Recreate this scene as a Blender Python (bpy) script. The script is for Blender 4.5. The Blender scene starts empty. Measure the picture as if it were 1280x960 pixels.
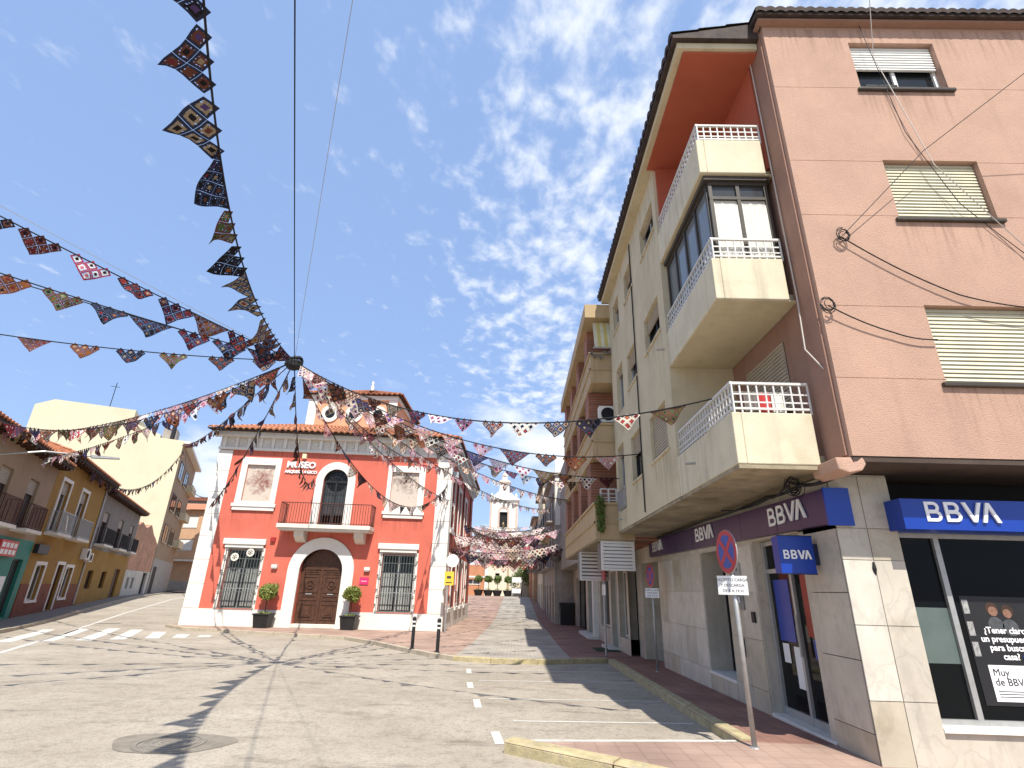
import bpy, bmesh, math, random
from mathutils import Vector, Matrix
random.seed(7)
R = math.radians
sc = bpy.context.scene
COL = sc.collection

# ------------------------------------------------------------------ camera
cam_d = bpy.data.cameras.new('camera'); cam = bpy.data.objects.new('camera', cam_d); COL.objects.link(cam)
fw = Vector((-0.01622, 0.93103, 0.36458)); rt = Vector((0.99962, 0.00703, 0.02652)); up = Vector((-0.02212, -0.36488, 0.93079))
CM = Matrix(((rt.x, up.x, -fw.x, 0), (rt.y, up.y, -fw.y, 0), (rt.z, up.z, -fw.z, 1.6), (0, 0, 0, 1)))
cam.matrix_world = CM
cam_d.sensor_width = 36; cam_d.lens = 660 / 1280 * 36; cam_d.clip_start = .05; cam_d.clip_end = 2000
sc.camera = cam

# ------------------------------------------------------------------ sky, sun, exposure
SUN = Vector((0.145, -0.65, 1.0)).normalized()
el = math.asin(SUN.z); az = math.atan2(SUN.x, SUN.y)
w = bpy.data.worlds.new('World'); sc.world = w; w.use_nodes = True
nt = w.node_tree; nt.nodes.clear()
def wn(t, **k):
    n = nt.nodes.new(t)
    for a, b in k.items(): setattr(n, a, b)
    return n
def wl(a, b): nt.links.new(a, b)
def wmath(op, a, b=None, c=None):
    n = wn('ShaderNodeMath', operation=op)
    for i, v in enumerate((a, b, c)):
        if v is None: continue
        if isinstance(v, (int, float)): n.inputs[i].default_value = v
        else: wl(v, n.inputs[i])
    return n.outputs[0]
sky = wn('ShaderNodeTexSky', sky_type='NISHITA'); sky.sun_disc = False
sky.sun_elevation = el; sky.sun_rotation = az; sky.air_density = 1.0; sky.dust_density = 1.4; sky.ozone_density = 1.5; sky.altitude = 50
tc = wn('ShaderNodeTexCoord'); sx = wn('ShaderNodeSeparateXYZ'); wl(tc.outputs['Generated'], sx.inputs[0])
zz = wmath('MAXIMUM', sx.outputs[2], .03)
px = wmath('DIVIDE', sx.outputs[0], zz); py = wmath('DIVIDE', sx.outputs[1], zz)
cb = wn('ShaderNodeCombineXYZ'); wl(px, cb.inputs[0]); wl(py, cb.inputs[1])
mp = wn('ShaderNodeMapping'); wl(cb.outputs[0], mp.inputs[0]); mp.inputs['Rotation'].default_value = (0, 0, R(-25)); mp.inputs['Scale'].default_value = (1.25, .85, 1)
n1 = wn('ShaderNodeTexNoise'); n1.inputs['Scale'].default_value = 9.5; n1.inputs['Detail'].default_value = 7; n1.inputs['Roughness'].default_value = .56; n1.inputs['Distortion'].default_value = .15; wl(mp.outputs[0], n1.inputs[0])
n2 = wn('ShaderNodeTexNoise'); n2.inputs['Scale'].default_value = 1.1; n2.inputs['Detail'].default_value = 3; wl(cb.outputs[0], n2.inputs[0])
# altocumulus field over the right-hand part of the sky, thinning to the left
side = wmath('SUBTRACT', px, wmath('MULTIPLY', py, -.06))
cov = wn('ShaderNodeMapRange', interpolation_type='SMOOTHSTEP'); wl(side, cov.inputs[0])
cov.inputs[1].default_value = -.55; cov.inputs[2].default_value = .25; cov.inputs[3].default_value = -.16; cov.inputs[4].default_value = .05
s_ = wmath('ADD', wmath('ADD', n1.outputs[0], cov.outputs[0]), wmath('MULTIPLY', wmath('SUBTRACT', n2.outputs[0], .5), .28))
alto = wn('ShaderNodeMapRange', interpolation_type='SMOOTHSTEP'); wl(s_, alto.inputs[0])
alto.inputs[1].default_value = .43; alto.inputs[2].default_value = .76; alto.inputs[4].default_value = .78
# low cumulus bank near the horizon
n3 = wn('ShaderNodeTexNoise'); n3.inputs['Scale'].default_value = 3.2; n3.inputs['Detail'].default_value = 7; n3.inputs['Roughness'].default_value = .55
mp3 = wn('ShaderNodeMapping'); wl(tc.outputs['Generated'], mp3.inputs[0]); mp3.inputs['Scale'].default_value = (1, 1, 2.2); mp3.inputs['Location'].default_value = (2.6, 1.3, .4); wl(mp3.outputs[0], n3.inputs[0])
lowr = wn('ShaderNodeMapRange'); wl(sx.outputs[2], lowr.inputs[0]); lowr.inputs[1].default_value = .12; lowr.inputs[2].default_value = .44; lowr.inputs[3].default_value = .07; lowr.inputs[4].default_value = -.22
cum = wn('ShaderNodeMapRange', interpolation_type='SMOOTHSTEP'); wl(wmath('ADD', n3.outputs[0], lowr.outputs[0]), cum.inputs[0])
cum.inputs[1].default_value = .49; cum.inputs[2].default_value = .66; cum.inputs[4].default_value = .9
fade = wn('ShaderNodeMapRange', interpolation_type='SMOOTHSTEP'); wl(sx.outputs[2], fade.inputs[0]); fade.inputs[1].default_value = .14; fade.inputs[2].default_value = .34
mask = wmath('MAXIMUM', wmath('MULTIPLY', alto.outputs[0], fade.outputs[0]), cum.outputs[0])
tint = wn('ShaderNodeMix', data_type='RGBA', blend_type='MIX'); tint.inputs[0].default_value = .6
wl(sky.outputs[0], tint.inputs[6]); tint.inputs[7].default_value = (2.75, 4.1, 7.1, 1)
mx = wn('ShaderNodeMix', data_type='RGBA'); wl(mask, mx.inputs[0]); wl(tint.outputs[2], mx.inputs[6]); mx.inputs[7].default_value = (6.6, 6.9, 7.3, 1)
bg = wn('ShaderNodeBackground'); wl(mx.outputs[2], bg.inputs[0]); bg.inputs[1].default_value = .118
wo = wn('ShaderNodeOutputWorld'); wl(bg.outputs[0], wo.inputs[0])

sd = bpy.data.lights.new('sun', 'SUN'); sd.energy = 5.0; sd.angle = R(.5); sd.color = (1, .95, .86)
so = bpy.data.objects.new('sun', sd); COL.objects.link(so); so.rotation_euler = SUN.to_track_quat('Z', 'Y').to_euler(); so.location = (10, -20, 40)
vs = sc.view_settings; vs.view_transform = 'Standard'; vs.look = 'None'; vs.gamma = 1; vs.use_curve_mapping = False; vs.exposure = .46
sc.render.engine = 'CYCLES'; sc.cycles.max_bounces = 6; sc.cycles.diffuse_bounces = 3

# ------------------------------------------------------------------ materials
def srgb(h):
    c = [int(h[i:i+2], 16) / 255 for i in (0, 2, 4)]
    return tuple((x / 12.92 if x <= .04045 else ((x + .055) / 1.055) ** 2.4) for x in c)
MC = {}
def M(name, col=(.5, .5, .5), rough=.8, var=.12, scale=2.5, bump=0., bscale=60, streak=0., spec=.3, metal=0., stain=0., stcol=(.12, .1, .08), stscale=.7, fine=0., vein=0.):
    if name in MC: return MC[name]
    m = bpy.data.materials.new(name); m.use_nodes = True; t = m.node_tree; b = t.nodes['Principled BSDF']
    b.inputs['Roughness'].default_value = rough; b.inputs['Specular IOR Level'].default_value = spec; b.inputs['Metallic'].default_value = metal
    g = t.nodes.new('ShaderNodeNewGeometry')
    n = t.nodes.new('ShaderNodeTexNoise'); n.inputs['Scale'].default_value = scale; n.inputs['Detail'].default_value = 8; n.inputs['Roughness'].default_value = .65
    t.links.new(g.outputs['Position'], n.inputs[0])
    r = t.nodes.new('ShaderNodeValToRGB'); t.links.new(n.outputs[0], r.inputs[0])
    r.color_ramp.elements[0].position = .32; r.color_ramp.elements[1].position = .68
    r.color_ramp.elements[0].color = tuple(c * (1 - var) for c in col) + (1,); r.color_ramp.elements[1].color = tuple(min(1, c * (1 + var)) for c in col) + (1,)
    out = r.outputs[0]
    def mul(fac_out, colr, lo, hi, amt):
        nonlocal out
        mr = t.nodes.new('ShaderNodeMapRange'); mr.interpolation_type = 'SMOOTHSTEP'; t.links.new(fac_out, mr.inputs[0]); mr.inputs[1].default_value = lo; mr.inputs[2].default_value = hi; mr.inputs[4].default_value = amt
        x = t.nodes.new('ShaderNodeMix'); x.data_type = 'RGBA'; t.links.new(mr.outputs[0], x.inputs[0]); t.links.new(out, x.inputs[6]); x.inputs[7].default_value = tuple(colr) + (1,); out = x.outputs[2]
    if streak:
        mpn = t.nodes.new('ShaderNodeMapping'); mpn.inputs['Scale'].default_value = (5, 5, .35); t.links.new(g.outputs['Position'], mpn.inputs[0])
        s = t.nodes.new('ShaderNodeTexNoise'); s.inputs['Scale'].default_value = 1.3; s.inputs['Detail'].default_value = 6; t.links.new(mpn.outputs[0], s.inputs[0])
        mul(s.outputs[0], [c * .45 for c in col], .5, .8, streak)
    if stain:
        s = t.nodes.new('ShaderNodeTexNoise'); s.inputs['Scale'].default_value = stscale; s.inputs['Detail'].default_value = 9; s.inputs['Roughness'].default_value = .62; t.links.new(g.outputs['Position'], s.inputs[0])
        mul(s.outputs[0], stcol, .52, .74, stain)
    if vein:
        s = t.nodes.new('ShaderNodeTexNoise'); s.inputs['Scale'].default_value = 2.3; s.inputs['Detail'].default_value = 6; s.inputs['Distortion'].default_value = 1.2; mpv = t.nodes.new('ShaderNodeMapping'); mpv.inputs['Rotation'].default_value = (.4, .5, .3); mpv.inputs['Scale'].default_value = (1, 1.6, .7); t.links.new(g.outputs['Position'], mpv.inputs[0]); t.links.new(mpv.outputs[0], s.inputs[0])
        d1 = t.nodes.new('ShaderNodeMath'); d1.operation = 'SUBTRACT'; t.links.new(s.outputs[0], d1.inputs[0]); d1.inputs[1].default_value = .5
        d2 = t.nodes.new('ShaderNodeMath'); d2.operation = 'ABSOLUTE'; t.links.new(d1.outputs[0], d2.inputs[0])
        d3 = t.nodes.new('ShaderNodeMath'); d3.operation = 'SUBTRACT'; d3.inputs[0].default_value = 1; t.links.new(d2.outputs[0], d3.inputs[1])
        mul(d3.outputs[0], [c * .5 for c in col], .965, 1.0, vein)
    if fine:
        s = t.nodes.new('ShaderNodeTexNoise'); s.inputs['Scale'].default_value = bscale; s.inputs['Detail'].default_value = 3; t.links.new(g.outputs['Position'], s.inputs[0])
        mul(s.outputs[0], [c * .5 for c in col], .5, .75, fine)
    t.links.new(out, b.inputs['Base Color'])
    if bump:
        n2 = t.nodes.new('ShaderNodeTexNoise'); n2.inputs['Scale'].default_value = bscale; n2.inputs['Detail'].default_value = 4; t.links.new(g.outputs['Position'], n2.inputs[0])
        bp = t.nodes.new('ShaderNodeBump'); bp.inputs['Strength'].default_value = bump; bp.inputs['Distance'].default_value = .02; t.links.new(n2.outputs[0], bp.inputs['Height']); t.links.new(bp.outputs[0], b.inputs['Normal'])
    MC[name] = m; return m
def drips(m, wins, axis=0, col=(.2, .12, .085), amt=.42, length=.9):
    t = m.node_tree; N = t.nodes.new; L = t.links.new; b = t.nodes['Principled BSDF']; src = b.inputs['Base Color'].links[0].from_socket
    g = N('ShaderNodeNewGeometry'); sp = N('ShaderNodeSeparateXYZ'); L(g.outputs['Position'], sp.inputs[0])
    mpn = N('ShaderNodeMapping'); mpn.inputs['Scale'].default_value = (9, 9, .55); L(g.outputs['Position'], mpn.inputs[0]); ns = N('ShaderNodeTexNoise'); ns.inputs['Scale'].default_value = 1.6; ns.inputs['Detail'].default_value = 7; L(mpn.outputs[0], ns.inputs[0])
    def mr(sock, a, b_, c=0., d=1.):
        q = N('ShaderNodeMapRange'); q.interpolation_type = 'SMOOTHSTEP'; L(sock, q.inputs[0]); q.inputs[1].default_value = a; q.inputs[2].default_value = b_; q.inputs[3].default_value = c; q.inputs[4].default_value = d; return q.outputs[0]
    def op(o, a, b_):
        q = N('ShaderNodeMath'); q.operation = o; L(a, q.inputs[0]); L(b_, q.inputs[1]); return q.outputs[0]
    tot = None; sk = mr(ns.outputs[0], .46, .66)
    for (u0, u1, z0) in wins:
        m_ = op('MULTIPLY', op('MULTIPLY', mr(sp.outputs[axis], u0 - .12, u0 + .05), mr(sp.outputs[axis], u1 - .05, u1 + .12, 1., 0.)), op('MULTIPLY', mr(sp.outputs[2], z0 - length, z0 - .04), mr(sp.outputs[2], z0 - .03, z0 - .01, 1., 0.)))
        tot = m_ if tot is None else op('MAXIMUM', tot, m_)
    k = op('MULTIPLY', tot, sk); q = N('ShaderNodeMath'); q.operation = 'MULTIPLY'; L(k, q.inputs[0]); q.inputs[1].default_value = amt
    x = N('ShaderNodeMix'); x.data_type = 'RGBA'; L(q.outputs[0], x.inputs[0]); L(src, x.inputs[6]); x.inputs[7].default_value = col + (1,); L(x.outputs[2], b.inputs['Base Color'])
def pattern(name, kind, c1, c2, cm, sx=1, sy=1, rough=.8, axes='xz', mortar=.02, rot=0, off=.5, var=.0, bump=.4, stain=0.):
    """bricks or paving too small to pick apart, on world position"""
    if name in MC: return MC[name]
    m = bpy.data.materials.new(name); m.use_nodes = True; t = m.node_tree; b = t.nodes['Principled BSDF']; b.inputs['Roughness'].default_value = rough; b.inputs['Specular IOR Level'].default_value = .25
    g = t.nodes.new('ShaderNodeNewGeometry'); s = t.nodes.new('ShaderNodeSeparateXYZ'); t.links.new(g.outputs['Position'], s.inputs[0]); c = t.nodes.new('ShaderNodeCombineXYZ')
    if axes == 'yz': t.links.new(s.outputs[1], c.inputs[0]); t.links.new(s.outputs[2], c.inputs[1])
    elif axes == 'xz': t.links.new(s.outputs[0], c.inputs[0]); t.links.new(s.outputs[2], c.inputs[1])
    else: t.links.new(s.outputs[0], c.inputs[0]); t.links.new(s.outputs[1], c.inputs[1])
    mpn = t.nodes.new('ShaderNodeMapping'); mpn.inputs['Rotation'].default_value = (0, 0, rot); t.links.new(c.outputs[0], mpn.inputs[0])
    k = t.nodes.new('ShaderNodeTexBrick'); t.links.new(mpn.outputs[0], k.inputs[0]); k.inputs['Color1'].default_value = c1 + (1,); k.inputs['Color2'].default_value = c2 + (1,); k.inputs['Mortar'].default_value = cm + (1,)
    k.inputs['Scale'].default_value = 1; k.inputs['Mortar Size'].default_value = mortar; k.inputs['Brick Width'].default_value = sx; k.inputs['Row Height'].default_value = sy; k.offset = off
    n = t.nodes.new('ShaderNodeTexNoise'); n.inputs['Scale'].default_value = 1.2; n.inputs['Detail'].default_value = 8; t.links.new(g.outputs['Position'], n.inputs[0])
    mr = t.nodes.new('ShaderNodeMapRange'); t.links.new(n.outputs[0], mr.inputs[0]); mr.inputs[1].default_value = .3; mr.inputs[2].default_value = .7; mr.inputs[3].default_value = .72; mr.inputs[4].default_value = 1.18
    x = t.nodes.new('ShaderNodeMix'); x.data_type = 'RGBA'; x.blend_type = 'MULTIPLY'; x.inputs[0].default_value = 1; t.links.new(k.outputs[0], x.inputs[6]); t.links.new(mr.outputs[0], x.inputs[7])
    t.links.new(x.outputs[2], b.inputs['Base Color'])
    bp = t.nodes.new('ShaderNodeBump'); bp.inputs['Strength'].default_value = bump; bp.inputs['Distance'].default_value = .01; bp.invert = True; t.links.new(k.outputs['Fac'], bp.inputs['Height']); t.links.new(bp.outputs[0], b.inputs['Normal'])
    MC[name] = m; return m
def glass(name, col=(.012, .014, .016), rough=.06):
    if name in MC: return MC[name]
    m = bpy.data.materials.new(name); m.use_nodes = True; b = m.node_tree.nodes['Principled BSDF']
    b.inputs['Base Color'].default_value = col + (1,); b.inputs['Roughness'].default_value = rough; b.inputs['Specular IOR Level'].default_value = .28
    MC[name] = m; return m

m_red = M('museum_red_render', (.57, .14, .095), .85, .09, 1.3, .25, 50, .10, stain=.12, stcol=(.45, .16, .11))
m_white = M('white_paint', (.72, .69, .63), .75, .05, 2, .1, 40, .10)
m_stone = M('pale_stone', (.66, .62, .55), .8, .1, 3, .15, 40, .15)
m_tile = M('clay_roof_tile', (.42, .17, .09), .85, .35, 5, .2, 30, stain=.4, stcol=(.25, .2, .13), stscale=2.5)
m_darktile = M('dark_roof_edge', (.05, .035, .03), .8, .4, 6)
m_wood = M('carved_door_wood', (.075, .033, .018), .5, .35, 6, .15, 40)
m_iron = M('black_iron', (.02, .02, .022), .5, .2, 8)
m_rust = M('brown_iron', (.09, .035, .025), .6, .3, 8)
m_pink = M('pink_roughcast', (.455, .29, .215), .92, .09, 1.2, .55, 95, .14, stain=.4, stcol=(.345, .205, .15), stscale=.8, fine=.34)
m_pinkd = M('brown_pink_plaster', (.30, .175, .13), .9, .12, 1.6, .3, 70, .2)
m_cream = M('cream_render', (.55, .475, .325), .9, .08, 1.5, .25, 60, .22, stain=.5, stcol=(.38, .32, .21), stscale=1.1)
m_creamw = M('cream_parapet', (.60, .54, .395), .9, .09, 2.5, .2, 60, .45, stain=.5, stcol=(.43, .36, .23), stscale=2.0)
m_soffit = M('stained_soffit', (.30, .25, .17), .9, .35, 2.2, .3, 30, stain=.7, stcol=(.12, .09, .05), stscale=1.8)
m_redceil = M('red_brown_ceiling', (.40, .10, .055), .8, .1, 1)
m_marble = M('weathered_marble', (.50, .455, .375), .5, .14, 1.6, .05, 30, .3, .4, stain=.6, stcol=(.33, .285, .21), stscale=1.7, vein=.22)
m_purple = M('violet_sign_panel', (.055, .028, .085), .35, .1, 1, spec=.5)
m_blue = M('blue_sign_panel', (.003, .038, .30), .35, .08, 1, spec=.5)
m_navy = M('navy_panel', (.006, .014, .05), .4, .1, 1, spec=.5)
m_letter = M('white_letter', (.82, .82, .82), .5, .02, 1)
m_dark = M('dark_interior', (.012, .012, .013), .7, .2, 1)
m_glass = glass('window_glass'); m_glass2 = glass('grey_glass', (.05, .055, .06), .08); m_glass3 = glass('shop_glass', (.006, .007, .008), .03); m_glass3.node_tree.nodes['Principled BSDF'].inputs['Specular IOR Level'].default_value = .1
m_alu = M('aluminium_frame', (.42, .42, .41), .4, .08, 6, metal=.4)
m_bronze = M('bronze_frame', (.06, .05, .04), .45, .15, 6)
m_shut = M('cream_shutter', (.56, .53, .40), .6, .08, 3)
m_shutw = M('white_shutter', (.74, .74, .71), .6, .05, 3)
m_shutd = M('tan_shutter', (.42, .36, .28), .65, .1, 3)
m_curt = M('white_curtain', (.78, .76, .68), .9, .08, 6)
m_rail = M('white_painted_rail', (.60, .59, .56), .55, .1, 9)
m_cable = M('black_cable', (.015, .015, .016), .6, .1, 3)
m_cablew = M('pale_cable', (.5, .45, .4), .6, .1, 3)
m_galv = M('galvanised_steel', (.40, .40, .39), .45, .12, 9, metal=.5)
m_yellowk = M('worn_yellow_kerb', (.42, .35, .20), .9, .25, 6, .3, 50, stain=.85, stcol=(.36, .31, .24), stscale=5, fine=.35)
m_greyk = M('grey_kerb', (.42, .36, .27), .9, .18, 4, .3, 50, stain=.4, stcol=(.24, .2, .15), stscale=3)
m_mark = M('worn_road_paint', (.56, .54, .49), .85, .12, 5, stain=.8, stcol=(.33, .29, .24), stscale=6, fine=.3)
m_beige = M('beige_house_render', (.30, .215, .14), .9, .12, 1, .2, 40, .2)
m_ochre = M('ochre_render', (.30, .17, .04), .9, .12, 1, .2, 40, .2, stain=.25, stcol=(.3, .2, .08))
m_brownp = M('brown_plinth', (.20, .075, .045), .9, .2, 2, .2, 40)
m_greyr = M('grey_render', (.20, .175, .155), .9, .12, 1.2, .2, 40, .2)
m_teal = M('teal_shopfront', (.025, .19, .14), .6, .08, 2)
m_yellowb = M('pale_yellow_render', (.62, .56, .40), .9, .07, .35, .1, 30, .14, stain=.45, stcol=(.46, .40, .27), stscale=.35)
m_greyc = M('grey_concrete', (.34, .31, .27), .9, .2, 1.6, .3, 30, .3, stain=.4, stcol=(.2, .18, .15))
m_brick = pattern('red_brick', 'b', (.34, .13, .075), (.27, .10, .06), (.30, .24, .19), .25, .075, axes='yz', mortar=.008)
m_brick2 = pattern('old_orange_brick', 'b', (.48, .22, .12), (.40, .17, .09), (.42, .33, .25), .45, .16, axes='yz', mortar=.02)
m_tan = M('tan_balcony_panel', (.44, .33, .19), .85, .1, 2, .2, 40, .2)
m_tanh = M('tan_house', (.50, .31, .19), .9, .1, 1, .1, 30, .1)
m_orange = M('orange_wall', (.50, .23, .125), .9, .1, 1)
m_leaf = M('leaf_green', (.10, .15, .03), .6, .35, 30)
m_leaf2 = M('leaf_light', (.19, .22, .05), .6, .3, 30)
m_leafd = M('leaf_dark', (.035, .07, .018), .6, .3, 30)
m_bark = M('bark', (.09, .06, .04), .9, .3, 20)
m_blackpot = M('black_planter', (.02, .02, .02), .5, .2, 4)
m_yel = M('yellow_sign', (.75, .52, .06), .5, .05, 2)
m_signred = M('faded_red', (.42, .05, .06), .5, .12, 12)
m_signblue = M('faded_blue', (.05, .09, .32), .5, .12, 12)
m_paper = M('white_plate', (.76, .76, .74), .5, .04, 6)
m_ink = M('dark_ink', (.04, .04, .045), .6, .1, 6)
m_magenta = M('magenta_plaque', (.62, .03, .14), .4, .05, 3)

def asphalt():
    m = bpy.data.materials.new('bleached_asphalt'); m.use_nodes = True; t = m.node_tree; b = t.nodes['Principled BSDF']
    b.inputs['Roughness'].default_value = .88; b.inputs['Specular IOR Level'].default_value = .25
    N = t.nodes.new; L = t.links.new
    g = N('ShaderNodeNewGeometry')
    def noise(s, d=8, r=.6, sc3=None, dist=0):
        n = N('ShaderNodeTexNoise'); n.inputs['Scale'].default_value = s; n.inputs['Detail'].default_value = d; n.inputs['Roughness'].default_value = r; n.inputs['Distortion'].default_value = dist
        if sc3:
            q = N('ShaderNodeMapping'); q.inputs['Scale'].default_value = sc3; L(g.outputs['Position'], q.inputs[0]); L(q.outputs[0], n.inputs[0])
        else: L(g.outputs['Position'], n.inputs[0])
        return n.outputs[0]
    r = N('ShaderNodeValToRGB'); L(noise(.45, 9, .68), r.inputs[0]); e = r.color_ramp.elements
    e[0].position = .3; e[0].color = (.31, .265, .207, 1); e[1].position = .72; e[1].color = (.47, .413, .335, 1)
    out = r.outputs[0]
    def lay(f, c, lo, hi, a):
        nonlocal out
        q = N('ShaderNodeMapRange'); q.interpolation_type = 'SMOOTHSTEP'; L(f, q.inputs[0]); q.inputs[1].default_value = lo; q.inputs[2].default_value = hi; q.inputs[4].default_value = a
        x = N('ShaderNodeMix'); x.data_type = 'RGBA'; L(q.outputs[0], x.inputs[0]); L(out, x.inputs[6]); x.inputs[7].default_value = c + (1,); out = x.outputs[2]
    lay(noise(1.4, 9, .7, (.45, 1.6, 1)), (.12, .10, .078), .53, .72, .72)     # oil and tyre stains
    lay(noise(5, 9, .8), (.13, .11, .085), .48, .70, .55)
    lay(noise(18, 5, .75), (.15, .125, .095), .5, .68, .45)
    lay(noise(38, 4, .7), (.10, .085, .065), .48, .70, .5)                      # aggregate
    lay(noise(55, 3, .7), (.50, .46, .40), .56, .72, .5)
    v = N('ShaderNodeTexVoronoi'); v.feature = 'DISTANCE_TO_EDGE'; v.inputs['Scale'].default_value = .42
    wz = N('ShaderNodeMix'); wz.data_type = 'RGBA'; wz.blend_type = 'ADD'; wz.inputs[0].default_value = .6; L(g.outputs['Position'], wz.inputs[6])
    nn = N('ShaderNodeTexNoise'); nn.inputs['Scale'].default_value = 1.3; nn.inputs['Detail'].default_value = 6; L(g.outputs['Position'], nn.inputs[0]); L(nn.outputs[1], wz.inputs[7]); L(wz.outputs[2], v.inputs[0])
    q = N('ShaderNodeMapRange'); L(v.outputs[0], q.inputs[0]); q.inputs[1].default_value = 0; q.inputs[2].default_value = .012; q.inputs[3].default_value = .16; q.inputs[4].default_value = 0
    x = N('ShaderNodeMix'); x.data_type = 'RGBA'; L(q.outputs[0], x.inputs[0]); L(out, x.inputs[6]); x.inputs[7].default_value = (.13, .115, .095, 1); out = x.outputs[2]
    L(out, b.inputs['Base Color'])
    bp = N('ShaderNodeBump'); bp.inputs['Strength'].default_value = .5; bp.inputs['Distance'].default_value = .012; L(noise(90, 3), bp.inputs['Height']); L(bp.outputs[0], b.inputs['Normal'])
    return m
m_asph = asphalt()
m_patch = M('dark_asphalt_patch', (.23, .20, .16), .9, .2, 6, .5, 80, fine=.3)
m_iron2 = M('cast_iron_cover', (.22, .195, .16), .7, .2, 12, .4, 60)
m_pave = pattern('pink_paving', 'b', (.37, .255, .20), (.345, .235, .185), (.31, .21, .165), .22, .22, axes='xy', mortar=.012, off=0, bump=.3)
m_pave2 = pattern('red_paving', 'b', (.31, .17, .13), (.27, .145, .11), (.22, .125, .10), .22, .22, axes='xy', mortar=.012, off=0, bump=.3)
m_paver = pattern('grey_pavers', 'b', (.40, .36, .305), (.34, .305, .26), (.27, .24, .20), .22, .11, axes='xy', mortar=.01, bump=.3)

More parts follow.
